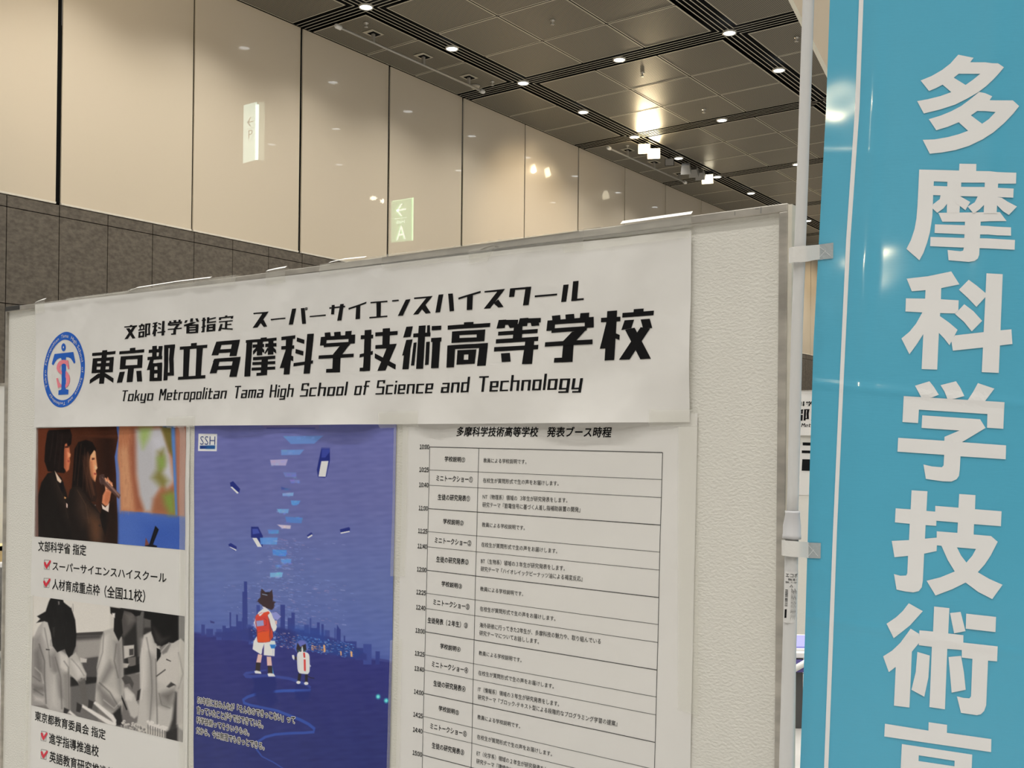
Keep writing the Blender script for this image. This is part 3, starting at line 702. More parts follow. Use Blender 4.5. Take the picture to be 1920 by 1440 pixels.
for word, xs, xe in (('Tokyo', 233, 292), ('Metropolitan', 302, 430.8), ('Tama', 444, 498.8), ('High', 509.3, 555.8), ('School', 567.5, 657.6), ('of', 671, 697.5),
                     ('Science', 710.2, 817), ('and', 831.7, 885.5), ('Technology', 900.9, 1096.7)):
    mb = MB(); adv = 0.10; w = sum(GL[c][0] for c in word)+adv*(len(word)-1)
    BLp, BRp, TLp = on_board(xs-0.8, base(xs)), on_board(xe-2.2, base(xe)), on_board(xs+2.0, top(xs))
    x = 0
    for c in word:
        for k, st in enumerate(GL[c][1]):
            pl = []
            for a, b_ in st:
                s, t = (x+a)/w, b_
                pl.append((BLp[0]+s*(BRp[0]-BLp[0])+t*(TLp[0]-BLp[0]), BLp[1]+s*(BRp[1]-BLp[1])+t*(TLp[1]-BLp[1])))
            pts, tri = tess([pl]); mb.add([(surf_banner(*p)-0.00045-k*0.00005, *p) for p in pts], tri)
        x += GL[c][0]+adv
    mb.build('english_lettering', M_ink, BN)

# round emblem
M_eblue = mat('emblem_blue', alb((22, 84, 165)), 0.55)
M_ered = mat('emblem_red', alb((222, 122, 128)), 0.55)
M_ewhite = mat('emblem_white', (0.78, 0.77, 0.75), 0.55)
def ell(c, a, b, t): return (c[0]+a[0]*math.cos(t)+b[0]*math.sin(t), c[1]+a[1]*math.cos(t)+b[1]*math.sin(t))
EO = ((459, 706), (329, -24), (-33, 598)); EI = ((456, 711), (267, -16), (-20, 479))
mb = MB(); N = 96
for k in range(N):
    t0, t1 = 2*math.pi*k/N, 2*math.pi*(k+1)/N
    print_polys(mb, [[ell(*EO, t0), ell(*EO, t1), ell(*EI, t1), ell(*EI, t0)]], ZH, surf_banner, 0.00045)
print_polys(mb, [[(458+38*math.cos(a), 352+63*math.sin(a)) for a in np.linspace(0, 6.2, 28)],
    Q(305,458,615,427,643,590,620,612,600,575,570,530,530,510,497,508,488,550,480,1015,510,1020,525,1028,522,1098,365,1105,370,1035,400,1028,412,1015,425,550,415,520,390,522,350,545,318,590,290,640,262,615)], ZH, surf_banner, 0.00045)
em = mb.build('emblem', M_eblue, BN)
mb = MB()
print_polys(mb, [Q(525,552,540,690,515,697,508,660,490,625,465,610,440,615,420,635,400,660,400,690,415,720,425,735,425,780,400,770,365,735,347,690,352,640,370,600,400,568,440,552,480,552,505,565),
                 Q(482,722,515,755,540,800,550,850,545,900,530,945,500,985,478,995,478,945,490,925,497,890,490,850,480,825),
                 Q(343,845,368,838,375,880,390,920,415,950,415,985,395,980,380,990,365,1000)], ZH, surf_banner, 0.0009)
mb.build('emblem_letter', M_ered, em)
mb = MB()
print_polys(mb, [[(460+9*math.cos(a), 352+17*math.sin(a)) for a in np.linspace(0, 6.2, 12)]], ZH, surf_banner, 0.0010)
mb.build('emblem_dot', M_ewhite, em); mb = MB()
ring_txt = 'Tokyo  Metropolitan  Tama  High School  of  Science  and  Technology'
mid = lambda t: tuple(0.5*(p+q) for p, q in zip(ell(*EO, t), ell(*EI, t)))
ts = np.linspace(math.radians(150), math.radians(496), 400)
pp = np.array([on_board(*ZH(mid(t))) for t in ts]); L = np.concatenate([[0], np.cumsum(np.linalg.norm(np.diff(pp, axis=0), axis=1))])
wid = [0.34 if c == ' ' else (text_mesh(c, 0.0)[2][2]-text_mesh(c, 0.0)[2][0]+0.10) for c in ring_txt]
sc = L[-1]/sum(wid); pos = 0
for c, w_ in zip(ring_txt, wid):
    if c != ' ':
        vs, fs, bb = text_mesh(c, 0.0, 2)
        q = (pos+w_/2)*sc; t = np.interp(q, L, ts)
        P = np.array(on_board(*ZH(mid(t)))); Pn = np.array(on_board(*ZH(mid(t+0.02)))); Po = np.array(on_board(*ZH(ell(*EO, t))))
        dx = (Pn-P)/np.linalg.norm(Pn-P); up = (Po-P); up = up/np.linalg.norm(up)
        hw = np.linalg.norm(Po-P)*1.25
        out = []
        for x, y in vs:
            p = P + dx*((x-(bb[0]+bb[2])/2)*sc) + up*((y-0.34)*hw)
            out.append((surf_banner(*p)-0.0011, p[0], p[1]))
        mb.add(out, fs)
    elif mb.v: mb.build('emblem_ring_text', M_ewhite, em); mb = MB()
    pos += w_
mb.build('emblem_ring_text', M_ewhite, em)

# ---------------------------------------------------------------- a small painter for the printed pictures
class Canvas:
    """colours sampled on a grid of photo coordinates; stored per vertex on the sheet of paper"""
    def __init__(s, x0, y0, x1, y1, step, color):
        s.nx = int(round((x1-x0)/step)); s.ny = int(round((y1-y0)/step))
        s.X, s.Y = np.meshgrid(np.linspace(x0, x1, s.nx+1), np.linspace(y0, y1, s.ny+1))
        s.C = np.empty(s.X.shape+(3,)); s.C[:] = color
        s.x0, s.y0, s.step = x0, y0, step; s.fn = lambda p: p; s.k = 1.0
    def use(s, x0, y0, k): s.fn = zoomed(x0, y0, k); s.k = k
    def blend(s, sl, cov, color):
        c = np.asarray(color, float)
        s.C[sl] = s.C[sl]*(1-cov[..., None]) + c*cov[..., None]
    def fill(s, pts, color, blur=0.45, alpha=1.0):
        P = np.array([s.fn(p) for p in pts], float)
        x0, y0 = P.min(0)-blur*2-1; x1, y1 = P.max(0)+blur*2+1
        i0 = max(0, int((x0-s.x0)/s.step)); i1 = min(s.nx+1, int((x1-s.x0)/s.step)+2)
        j0 = max(0, int((y0-s.y0)/s.step)); j1 = min(s.ny+1, int((y1-s.y0)/s.step)+2)
        if i1 <= i0 or j1 <= j0: return
        sl = (slice(j0, j1), slice(i0, i1)); X, Y = s.X[sl], s.Y[sl]
        d = np.full(X.shape, 1e9); ins = np.zeros(X.shape, bool); n = len(P)
        for a in range(n):
            ax, ay = P[a]; bx, by = P[(a+1) % n]; ex, ey = bx-ax, by-ay
            L = ex*ex+ey*ey
            if L < 1e-9: continue
            t = np.clip(((X-ax)*ex+(Y-ay)*ey)/L, 0, 1)
            d = np.minimum(d, (X-ax-t*ex)**2+(Y-ay-t*ey)**2)
            if ey != 0:
                c = ((ay > Y) != (by > Y)) & (X < ex*(Y-ay)/ey+ax); ins ^= c
        sd = np.sqrt(d)*np.where(ins, 1, -1)
        q = np.clip(0.5+sd/(2*blur), 0, 1); q = q*q*(3-2*q)
        s.blend(sl, q*alpha, color)
    def ellipse(s, cx, cy, rx, ry, color, blur=0.6, alpha=1.0, rot=0.0, n=24):
        s.fill([(cx+rx*math.cos(a)*math.cos(rot)-ry*math.sin(a)*math.sin(rot), cy+rx*math.cos(a)*math.sin(rot)+ry*math.sin(a)*math.cos(rot)) for a in np.linspace(0, 2*math.pi, n, endpoint=False)], color, blur, alpha)
    def line(s, pts, w, color, blur=0.5, alpha=1.0):
        for (ax, ay), (bx, by) in zip(pts[:-1], pts[1:]):
            L = math.hypot(bx-ax, by-ay) or 1; nx, ny = -(by-ay)/L*w/2, (bx-ax)/L*w/2
            s.fill([(ax+nx, ay+ny), (bx+nx, by+ny), (bx-nx, by-ny), (ax-nx, ay-ny)], color, blur, alpha)
    def stroke(s, pts, w, color, blur=0.5, alpha=1.0):
        """one smooth ribbon along a polyline"""
        P = [Vector((p[0], p[1])) for p in pts]; lft = []; rgt = []
        for k, p in enumerate(P):
            t = (P[min(k+1, len(P)-1)]-P[max(k-1, 0)]).normalized(); n = Vector((-t.y, t.x))*(w[k] if hasattr(w, '__len__') else w)/2
            lft.append(tuple(p+n)); rgt.append(tuple(p-n))
        s.fill(lft+rgt[::-1], color, blur, alpha)
M_print = mat('printed_ink', (0.5, 0.5, 0.5), 0.45, spec=0.15, attr='ink')
M_gloss = mat('glossy_print', (0.5, 0.5, 0.5), 0.34, spec=0.30, attr='ink')
M_sheet = mat('poster_paper', (0.80, 0.785, 0.755), 0.5, spec=0.35)
rr = random.Random(11)

# ================================================================ poster with the two photographs
PP = sheet('photo_poster', [(2.548, 1.545), (1.908, 1.545), (1.900, 0.60), (2.558, 0.60)], surf_poster, M_sheet, 84, 110)
tag(PP, 'white poster with two student photographs and red tick marks, leftmost under the banner', 'poster', 'posters under the banner')

# --- colour photograph: two students on a stage
c = Canvas(66, 794, 350, 1032, 0.7, (96, 46, 26)); c.use(60, 790, 5.76)
f = c.fill
f(Q(400,0,930,0,940,1400,400,1400), (66,34,20), 40)
f(Q(700,0,930,0,940,1400,760,1400), (38,20,14), 22)
f(Q(180,60,925,60,925,185,760,180,560,165,440,150,180,135), (84,42,24), 3, .6)
f(Q(918,40,1700,40,1700,1420,930,1420,936,1180,918,560,903,380,940,180), (70,104,172), 1.2)
f(Q(945,950,1700,960,1700,1420,930,1420), (72,101,168), 2); f(Q(1200,1100,1700,1050,1700,1420,1200,1420), (58,88,160), 25)
f(Q(950,50,1415,50,1530,330,1560,1008,970,962,960,560,935,400), (176,112,76), 2)
f(Q(950,300,1060,260,1090,600,1110,960,970,960), (194,138,98), 10)
f(Q(1080,60,1180,60,1160,320,1130,620,1220,960,1130,960,1085,600,1060,300), (150,88,62), 7)
f(Q(1130,90,1420,70,1480,300,1530,620,1470,760,1420,660,1350,800,1300,980,1225,970,1170,800,1140,560), (178,174,170), 7)
f(Q(1300,180,1420,150,1480,420,1520,640,1470,730,1400,560,1340,380), (196,192,192), 12, .8)
f(Q(1170,60,1300,60,1270,180,1210,290,1175,180), (150,170,92), 9, .9)
f(Q(1400,60,1520,60,1530,380,1490,330,1440,180), (112,100,48), 5)
f(Q(1370,330,1430,300,1450,430,1420,560,1480,640,1440,720,1380,690,1310,610,1360,520), (128,120,62), 10)
f(Q(1370,400,1430,380,1440,480,1390,520), (132,158,74), 9)
f(Q(1320,840,1420,740,1560,700,1560,1008,1310,980), (150,96,66), 10)
f(Q(1420,800,1500,760,1555,780,1558,1000,1490,1000,1440,900), (122,140,62), 10)
f(Q(1510,50,1550,50,1580,1010,1560,1010,1530,400), (84,124,178), 2.5)
f(Q(1550,45,1690,45,1660,1025,1585,1018,1565,500), (164,104,78), 3)
f(Q(1600,60,1690,60,1660,1020,1620,1020), (178,132,112), 8, .7)
f(Q(1340,1128,1378,1168,1310,1345,1275,1330), (14,14,18), .8); f(Q(1238,1255,1275,1330,1250,1348,1228,1345), (120,70,60), .8)
f(Q(1230,1342,1300,1325,1362,1345,1355,1362,1230,1352), (22,20,28), .8)
# left student
f(Q(190,95,420,85,440,150,430,235,405,290,400,500,360,560,270,550,180,540,140,430,150,260,170,130), (20,13,12), 1.2)
f(Q(360,250,405,225,420,330,428,365,420,400,425,440,412,520,385,545,358,500), (196,110,72), 1.6)
f(Q(395,330,428,352,425,380,400,392), (226,148,104), 1.5); f(Q(365,270,395,262,398,285,366,290), (70,34,26), 1.2)
f(Q(395,415,424,425,420,440,396,440), (170,76,58), 1); f(Q(360,300,378,300,382,520,360,490), (140,70,46), 3, .7)
f(Q(300,120,420,110,440,150,430,240,400,285,375,200,355,320,340,480,300,540,270,300), (26,17,15), 1.5)
f(Q(400,200,440,170,432,250,404,262), (18,12,11), 1)
f(Q(178,560,260,540,330,610,380,760,410,900,430,1100,450,1290,75,1250,75,800,110,660), (22,17,15), 1.5)
f(Q(230,600,330,700,390,900,420,1100,330,900,260,720), (44,32,26), 14, .7)
f(Q(258,535,330,640,322,670,285,640), (222,190,160), 1); f(Q(318,665,352,655,352,765,325,745,310,690), (14,12,16), 1)
f(Q(360,812,380,822,372,838,358,832), (206,150,92), .8); f(Q(378,880,395,895,392,935,380,930), (224,190,170), .8)
# right student with the microphone
f(Q(470,300,510,225,590,200,660,225,695,290,700,380,640,420,640,560,690,700,700,860,640,870,560,760,440,730,460,480), (18,12,11), 1.4)
f(Q(640,300,690,295,700,380,715,500,700,530,708,580,692,655,650,620,630,500,625,400), (222,150,102), 1.4)
f(Q(650,330,690,310,690,380,655,400), (238,176,126), 3, .8); f(Q(655,395,685,395,684,412,655,418), (90,48,36), 1)
f(Q(690,470,716,500,705,520,688,515), (240,182,136), 1.3); f(Q(678,555,708,560,700,578,678,575), (166,70,54), .9)
f(Q(640,430,660,430,680,640,655,610), (184,108,70), 3, .7)
f(Q(640,290,700,285,700,330,680,310,640,370,618,470,600,400), (22,14,12), 1)
f(Q(560,380,600,360,640,560,690,760,700,850,655,850,600,720,570,560), (92,54,36), 7, .6)
f(Q(620,560,690,660,715,800,700,870,650,840,615,700), (40,24,18), 3)
f(Q(610,330,630,360,650,600,690,800,672,800,630,640,606,420), (120,74,50), 3, .55)
f(Q(470,700,540,710,620,850,700,920,740,1000,765,1100,800,1270,790,1310,440,1290,410,1000,390,860,420,740), (26,19,16), 1.4)
f(Q(500,740,560,780,600,900,610,1050,560,1120,500,950), (64,46,36), 14, .8)
f(Q(600,900,740,990,760,1180,700,1300,640,1240,600,1050), (70,48,34), 12, .8)
f(Q(640,1050,740,1080,770,1300,660,1300), (104,66,42), 14, .7)
f(Q(765,930,840,975,850,1010,800,1250,770,1150,740,1030), (20,15,13), 1.2); f(Q(835,900,900,850,930,1000,930,1320,800,1310), (34,20,14), 6)
f(Q(762,895,800,930,845,880,835,980,770,945), (226,200,180), .9)
f(Q(800,640,830,600,850,640,880,665,882,720,860,790,850,850,830,905,800,912,765,880,775,800,805,740), (206,128,88), 1.3)
f(Q(815,760,860,760,845,860,800,895,790,850), (184,104,66), 3, .7); f(Q(795,655,815,640,825,700,808,750), (236,170,126), 1.2); f(Q(830,640,850,640,845,680,832,690), (240,176,130), 1)
f(Q(740,580,790,570,800,640,965,795,950,838,780,680,745,670), (84,58,50), 1.1); f(Q(790,640,830,650,960,790,945,810), (128,92,78), 1.2)
f(Q(735,590,770,568,800,600,795,655,765,690,735,650), (72,50,44), 1.2)
f(Q(60,60,78,60,76,1240,40,1240,55,200), (120,100,92), .8, .75)
for x0, y0, x1, y1 in ((500,260,470,640),(540,240,500,700),(580,280,560,740),(610,330,600,760),(560,420,640,820),(600,500,665,830)): c.line([(x0,y0),(x1,y1)], 7, (92,60,44), 1.2, .45)
for x0, y0, x1, y1 in ((240,120,200,430),(290,110,250,500),(340,130,300,520)): c.line([(x0,y0),(x1,y1)], 7, (66,46,42), 1.6, .4)
c.line(Q(500,740,590,900,620,1100), 6, (96,68,50), 1.2, .5); c.line(Q(640,890,745,1000,770,1150), 7, (14,10,9), 1, .7); c.line(Q(270,650,350,820,400,1050), 6, (70,52,42), 1.4, .5)
c.ellipse(738, 1125, 12, 14, (52,40,34), .6); c.ellipse(692, 905, 7, 8, (90,84,84), .5)
for x0, y0, x1, y1 in ((806,690,842,720),(812,730,858,748),(850,655,845,700),(880,672,868,712)): c.line([(x0,y0),(x1,y1)], 5, (120,60,38), .6, .7)
for x0, y0, x1, y1 in ((800,610,818,650),(832,642,850,668),(862,668,880,700)): c.line([(x0,y0),(x1,y1)], 15, (232,162,118), .6, .95)
c.line(Q(770,600,800,640,955,810), 5, (150,118,104), .7, .8); c.line(Q(742,612,752,660), 8, (110,84,74), 1, .7)
c.line(Q(1300,1330,1350,1160), 3, (70,70,76), .6, .6); c.line(Q(1340,1128,1378,1168), 4, (60,60,64), .5, .7)
for _ in range(60):
    x = rr.uniform(960,1100); y = rr.uniform(100,950); c.line([(x,y),(x+rr.uniform(-4,4),y+rr.uniform(30,90))], 5, (200,150,112) if rr.random()<.5 else (150,92,64), 1.2, .25)
c.C += np.random.default_rng(3).normal(0, 2.2, c.C.shape[:2])[..., None]
p1q = [(70,803),(350,797),(348.5,1031),(66,1005.5)]
def clipped_sheet(c, quad, name, surf, off, m, parent):
    """re-sample the canvas on a clean quadrilateral grid so that the print has straight edges"""
    tl, tr, br, bl = [np.array(on_board(*q)) for q in quad]
    nu, nv = c.nx, c.ny
    uu, vv = np.meshgrid(np.linspace(0, 1, nu+1), np.linspace(0, 1, nv+1)); uu = uu[..., None]; vv = vv[..., None]
    P = (tl*(1-uu)+tr*uu)*(1-vv)+(bl*(1-uu)+br*uu)*vv
    XX = surf(P[..., 0], P[..., 1])-off
    vs = list(zip(XX.ravel().tolist(), P[..., 0].ravel().tolist(), P[..., 1].ravel().tolist()))
    q = np.stack([np.full(P.shape[:2], BX), P[..., 0], P[..., 1]-EYE], -1) @ RM.T
    gx = np.clip((CX+F*q[..., 0]/q[..., 2]-c.x0)/c.step, 0, c.nx-1e-6); gy = np.clip((CY+F*q[..., 1]/q[..., 2]-c.y0)/c.step, 0, c.ny-1e-6)
    a_, b_ = gx.astype(int), gy.astype(int); fx, fy = (gx-a_)[..., None], (gy-b_)[..., None]
    cols = np.ones((nv+1, nu+1, 4), np.float32)
    cols[..., :3] = (c.C[b_, a_]*(1-fx)+c.C[b_, a_+1]*fx)*(1-fy)+(c.C[b_+1, a_]*(1-fx)+c.C[b_+1, a_+1]*fx)*fy
    cols[..., :3] = alb(cols[..., :3])
    w = nu+1; fs = [(j*w+i, j*w+i+1, (j+1)*w+i+1, (j+1)*w+i) for j in range(nv) for i in range(nu)]
    me = bpy.data.meshes.new(name); me.from_pydata(vs, [], fs); me.update(); me.materials.append(m)
    a = me.color_attributes.new('ink', 'FLOAT_COLOR', 'POINT'); a.data.foreach_set('color', cols.ravel())
    me.polygons.foreach_set('use_smooth', [True]*len(me.polygons))
    o = bpy.data.objects.new(name, me); COL.objects.link(o)
    if parent is not None: o.parent = parent
    return o
tag(clipped_sheet(c, p1q, 'printed_photo', surf_poster, 0.0004, M_print, PP), 'colour photo of two students, one speaking into a microphone')

# --- black and white photograph: students in a laboratory
c = Canvas(56, 1112, 350, 1396, 0.7, (196,188,172)); c.use(55, 1110, 4.967)
f = c.fill
f(Q(30,30,760,30,760,410,30,410), (206,198,182), 3)
f(Q(30,430,1000,380,1000,1300,30,1200), (112,106,98), 4)
f(Q(440,380,720,365,720,400,440,408), (60,56,52), 1.2); f(Q(440,405,720,395,720,440,440,460), (66,62,58), 4)
f(Q(440,450,720,430,660,600,440,640), (150,143,132), 6); f(Q(500,620,660,600,660,800,520,800), (72,68,64), 2)
f(Q(480,610,545,620,540,655,480,655), (190,182,168), 1.5)
f(Q(380,790,650,790,640,850,380,890), (20,19,18), 2); f(Q(380,880,650,840,650,1260,380,1260), (94,90,84), 3)
f(Q(860,140,1470,200,1470,720,860,740), (46,43,40), 4)
f(Q(870,380,1010,300,1060,700,870,740), (34,32,30), 5)
f(Q(1000,170,1080,180,1060,600,1020,600), (92,88,82), 3); f(Q(1075,240,1145,250,1140,330,1075,330), (88,84,78), 3)
f(Q(885,500,985,490,985,590,890,620), (186,178,164), 1.5); f(Q(940,530,980,525,980,585,940,590), (60,56,52), 1.5); f(Q(925,610,1000,600,1000,690,935,690), (104,98,90), 1.5); f(Q(875,660,940,665,920,705,875,705), (176,168,154), 1.5)
f(Q(870,720,1060,660,1060,740,880,780), (14,13,12), 1.5); f(Q(880,780,1060,740,1060,1200,880,1260), (108,102,95), 4)
f(Q(1390,220,1480,230,1470,440,1390,440), (90,86,80), 2)
# left student: coat
f(Q(150,250,200,260,260,520,330,560,385,600,385,1130,210,1110,160,1050,25,1050,30,700,45,430,90,330), (166,159,148), 2)
f(Q(45,430,110,400,150,600,160,800,150,1050,30,1050,30,760), (140,133,124), 7)
f(Q(60,560,100,520,130,700,120,820,70,760), (104,99,92), 7, .8); f(Q(40,860,140,880,150,920,50,930), (98,93,86), 5, .7); f(Q(50,960,150,990,140,1030,60,1010), (178,170,158), 5)
f(Q(140,260,200,280,230,520,190,535,130,400), (186,179,166), 3); f(Q(165,528,200,532,198,540,165,538), (30,28,26), .8)
f(Q(200,600,250,560,300,800,340,1000,290,980,230,800), (112,106,99), 8, .8); f(Q(290,560,370,600,370,760,300,700), (196,188,174), 4)
f(Q(320,760,380,740,384,1120,330,1110), (134,128,118), 6); f(Q(215,760,260,760,270,1080,215,1060), (182,175,162), 8)
f(Q(385,600,440,560,480,640,540,760,535,820,490,800,470,850,380,760), (176,169,156), 2); f(Q(400,640,470,660,520,760,460,790), (204,196,182), 6, .8); f(Q(460,820,500,800,530,800,520,850,470,860), (120,114,106), 3)
f(Q(465,840,525,800,550,1000,545,1140,515,1130,490,980), (92,87,80), 2)
# left student: hair
f(Q(210,48,320,65,330,95,400,150,435,260,447,400,440,500,410,580,375,610,350,560,340,530,300,545,270,560,230,500,210,380,180,280,150,270,75,285,110,250,80,225,160,180,190,90), (13,12,12), 1.5)
f(Q(275,85,290,85,290,115,278,120), (120,114,106), 1.5); f(Q(225,330,250,320,245,420,232,410), (40,37,34), 2)
# middle student
f(Q(700,360,800,330,870,420,885,700,890,900,870,1140,760,1120,640,1040,620,1000,640,760,635,700,660,560,680,430), (172,165,152), 2)
f(Q(800,460,870,450,880,720,860,1000,820,760), (132,126,117), 8); f(Q(690,420,740,400,720,640,660,780,680,560), (196,188,174), 8)
f(Q(760,640,800,700,700,860,650,900,680,800), (120,114,106), 8, .9); f(Q(640,860,760,960,860,1060,800,1120,690,1060), (120,114,106), 8); f(Q(700,860,800,900,860,980,800,980), (186,178,164), 7)
f(Q(870,170,960,160,1010,250,960,340,890,420,860,380), (74,69,64), 4); f(Q(900,200,980,200,990,270,930,300), (98,92,85), 6)
f(Q(762,138,1050,180,1040,215,1000,225,960,190,890,170,870,260,880,380,840,455,795,360,800,230,765,195), (16,15,14), 1.5)
f(Q(780,195,808,195,805,240,780,225), (210,202,188), 1.5)
f(Q(870,800,900,770,950,790,980,850,965,900,940,850,900,860), (70,66,61), 1.5); f(Q(885,900,920,885,985,950,1010,1020,1035,1060,1020,1150,985,1175,950,1150,900,1000), (178,171,158), 2.5)
f(Q(900,890,975,960,960,1010,900,1000), (196,188,174), 4); f(Q(870,960,920,1090,912,1100,868,990), (18,17,16), 1)
f(Q(790,1130,860,1060,880,1240,820,1240), (24,22,21), 3)
# right student
f(Q(1075,400,1150,360,1200,500,1320,480,1420,430,1460,470,1455,1400,1290,1330,1010,1240,1040,900,1035,620), (180,173,160), 2)
f(Q(1060,440,1120,400,1170,600,1160,900,1060,900), (196,188,174), 8); f(Q(1120,560,1180,600,1190,1000,1130,1180,1110,900), (142,136,126), 9, .9)
f(Q(1190,640,1290,560,1420,470,1440,700,1370,900,1200,830), (188,180,166), 6); f(Q(1185,780,1275,715,1280,724,1190,790), (70,66,61), 1); f(Q(1285,620,1330,640,1326,646,1283,630), (50,46,43), .8)
f(Q(1210,940,1370,880,1370,1050,1290,1080,1200,1050), (136,130,120), 7); f(Q(1250,960,1350,930,1300,1010), (96,91,84), 7, .8); f(Q(1330,840,1370,860,1310,890,1290,880), (60,56,52), 1.2)
f(Q(1370,930,1392,930,1385,1380,1290,1340,1340,1180), (52,49,46), 4); f(Q(1385,900,1460,820,1450,1220,1380,1230), (170,162,150), 3)
f(Q(1195,520,1240,540,1230,600,1195,650), (14,13,12), 1.2); f(Q(1220,505,1330,480,1290,560,1250,580,1225,540), (120,114,106), 2)
f(Q(1080,180,1392,215,1395,440,1350,470,1300,470,1240,505,1180,470,1145,380,1140,260,1075,240), (13,12,12), 1.8)
f(Q(1160,320,1250,420,1310,420,1230,495,1180,460), (46,42,39), 6)
f(Q(1015,920,1045,900,1030,1000,1005,1010), (40,37,34), 1.5)
# apparatus in front
for a in (Q(480,1060,505,1045,820,1225,800,1260,770,1250), Q(600,1030,625,1015,790,1140,820,1190,815,1240,780,1258,760,1240,790,1210,770,1180), Q(365,1110,385,1100,470,1170,450,1190)):
    f(a, (212,204,190), 1.8); 
f(Q(430,1120,500,1080,700,1230,720,1260,560,1200), (120,114,106), 3, .35)
for a in (Q(330,1075,380,1095,355,1135,325,1130), Q(450,1025,500,1055,480,1120,445,1110), Q(560,1000,610,1020,590,1085,555,1075)): f(a, (40,37,35), 1.5)
for k in range(40):
    x = rr.uniform(860,1090); y = 1190+ (x-860)*0.36 + rr.uniform(-12,60); c.ellipse(x, y, 14, 12, (190,182,168), .9); c.ellipse(x+4, y+14, 9, 14, (92,88,82), 1.2, .6)
for k in range(9): f(Q(860+26*k,1230+9*k,872+26*k,1234+9*k,872+26*k,1300+9*k,860+26*k,1296+9*k), (150,143,133), 1, .8)
for k in range(30):
    x = rr.uniform(1110,1290); y = 1200+(x-1110)*0.36+rr.uniform(-8,45); c.ellipse(x, y, 15, 12, (206,198,184), .9)
for k in range(8): f(Q(1110+22*k,1230+8*k,1120+22*k,1234+8*k,1120+22*k,1360+6*k,1110+22*k,1352+6*k), (96,91,85), .8, .8)
f(Q(1280,1300,1390,1260,1390,1390,1280,1370), (40,37,35), 3); f(Q(1390,1250,1450,1300,1445,1400,1390,1390), (120,114,106), 3)
for pts, w, col, al in ((Q(150,330,190,530,205,700), 6, (96,91,84), .6), (Q(250,600,300,800,310,1090), 6, (92,87,80), .7), (Q(330,640,372,700,376,1110), 5, (84,80,74), .7), (Q(100,480,150,640,150,820,165,1040), 6, (84,80,74), .8), (Q(60,700,120,760,140,850), 7, (200,192,178), .5),
    (Q(40,780,110,830), 6, (88,84,78), .7), (Q(45,900,140,960), 6, (82,78,72), .7), (Q(700,380,690,560,640,720), 5, (110,104,97), .7), (Q(820,480,800,640,840,800), 6, (92,87,80), .7), (Q(660,840,760,930,850,1080), 6, (88,84,78), .8), (Q(700,1000,800,1080,860,1020), 5, (206,198,184), .6),
    (Q(1100,420,1140,640,1150,900,1130,1200), 6, (104,99,92), .7), (Q(1185,620,1190,900,1200,1230), 6, (96,91,84), .8), (Q(1060,520,1070,760,1050,1000), 5, (206,198,184), .6), (Q(1230,560,1310,470,1330,480), 6, (206,198,184), .7), (Q(1290,880,1330,840,1372,870), 5, (60,57,53), .8),
    (Q(1215,940,1240,1050,1320,1080), 5, (96,91,84), .7), (Q(1400,560,1440,760,1400,900), 6, (110,104,97), .6), (Q(400,620,470,700,520,780), 5, (120,114,106), .7), (Q(460,830,500,850,530,835), 5, (84,80,74), .8)):
    c.stroke(pts, w*1.9, col, 1.7, al*.85)
for _ in range(40):
    x = rr.uniform(190,420); y = rr.uniform(100,480); c.line([(x,y),(x+rr.uniform(-10,10),y+rr.uniform(30,90))], 3, (34,32,31), .8, .5)
c.C += np.random.default_rng(4).normal(0, 2.4, c.C.shape[:2])[..., None]
p2q = [(63.5,1117),(348,1155.5),(344.5,1391.5),(60,1321.5)]
tag(clipped_sheet(c, p2q, 'printed_photo', surf_poster, 0.0004, M_print, PP), 'black and white photo of students in lab coats')

for body, BL, BR, TL, b in (('文部科学省 指定', (73,1032.8), (162.8,1042.0), (73.2,1013.3), 0.012),
        ('スーパーサイエンスハイスクール', (100.3,1068.7), (313.6,1092.3), (100.5,1052.8), 0.012),
        ('人材育成重点枠', (99.5,1104.9), (188.6,1117.4), (99.8,1084.8), 0.012), ('（全国11校）', (197.5,1120.0), (273,1130), (198,1097.2), 0.012),
        ('東京都教育委員会 指定', (67.2,1350.0), (199.5,1387), (67.6,1332.0), 0.012),
        ('進学指導推進校', (93.8,1393.0), (186.4,1419.2), (94.2,1373.2), 0.012),
        ('英語教育研究推進校', (94.2,1428), (216,1462.5), (94.8,1407.6), 0.012)):
    mb = MB(); print_text(mb, body, BL, BR, TL, surf_poster, 0.0004, b)
    mb.build('printed_text', M_ink, PP)
M_red = mat('tick_red', alb((196, 34, 52)), 0.5)
z3, z4 = zoomed(55, 1000, 6.4), zoomed(55, 1310, 6.4)
for z, bx, ck in ((z3, Q(193,318,252,324,249,434,190,428), Q(190,345,205,340,222,378,258,322,272,325,268,350,222,422,212,420,190,365)),
                  (z3, Q(187,537,248,541,246,651,185,646), Q(180,570,196,565,214,600,250,540,266,545,262,570,214,640,203,640,180,590)),
                  (z4, Q(155,386,215,398,211,511,150,498), Q(150,410,170,402,185,450,218,400,232,406,228,428,186,492,175,492,152,430)),
                  (z4, Q(152,605,215,616,212,728,148,716), Q(148,632,166,626,184,670,220,618,234,624,230,646,186,712,172,712,150,655))):
    mb = MB()
    q = bx
    for a in range(4):
        (ax, ay), (bx_, by) = q[a], q[(a+1) % 4]; L = math.hypot(bx_-ax, by-ay); nx, ny = -(by-ay)/L*1.6, (bx_-ax)/L*1.6
        print_polys(mb, [[(ax+nx, ay+ny), (bx_+nx, by+ny), (bx_-nx, by-ny), (ax-nx, ay-ny)]], z, surf_poster, 0.0004)
    cb = mb.build('tick_box', M_greyink, PP)
    mb = MB(); print_polys(mb, [ck], z, surf_poster, 0.0009); mb.build('tick_mark', M_red, cb)

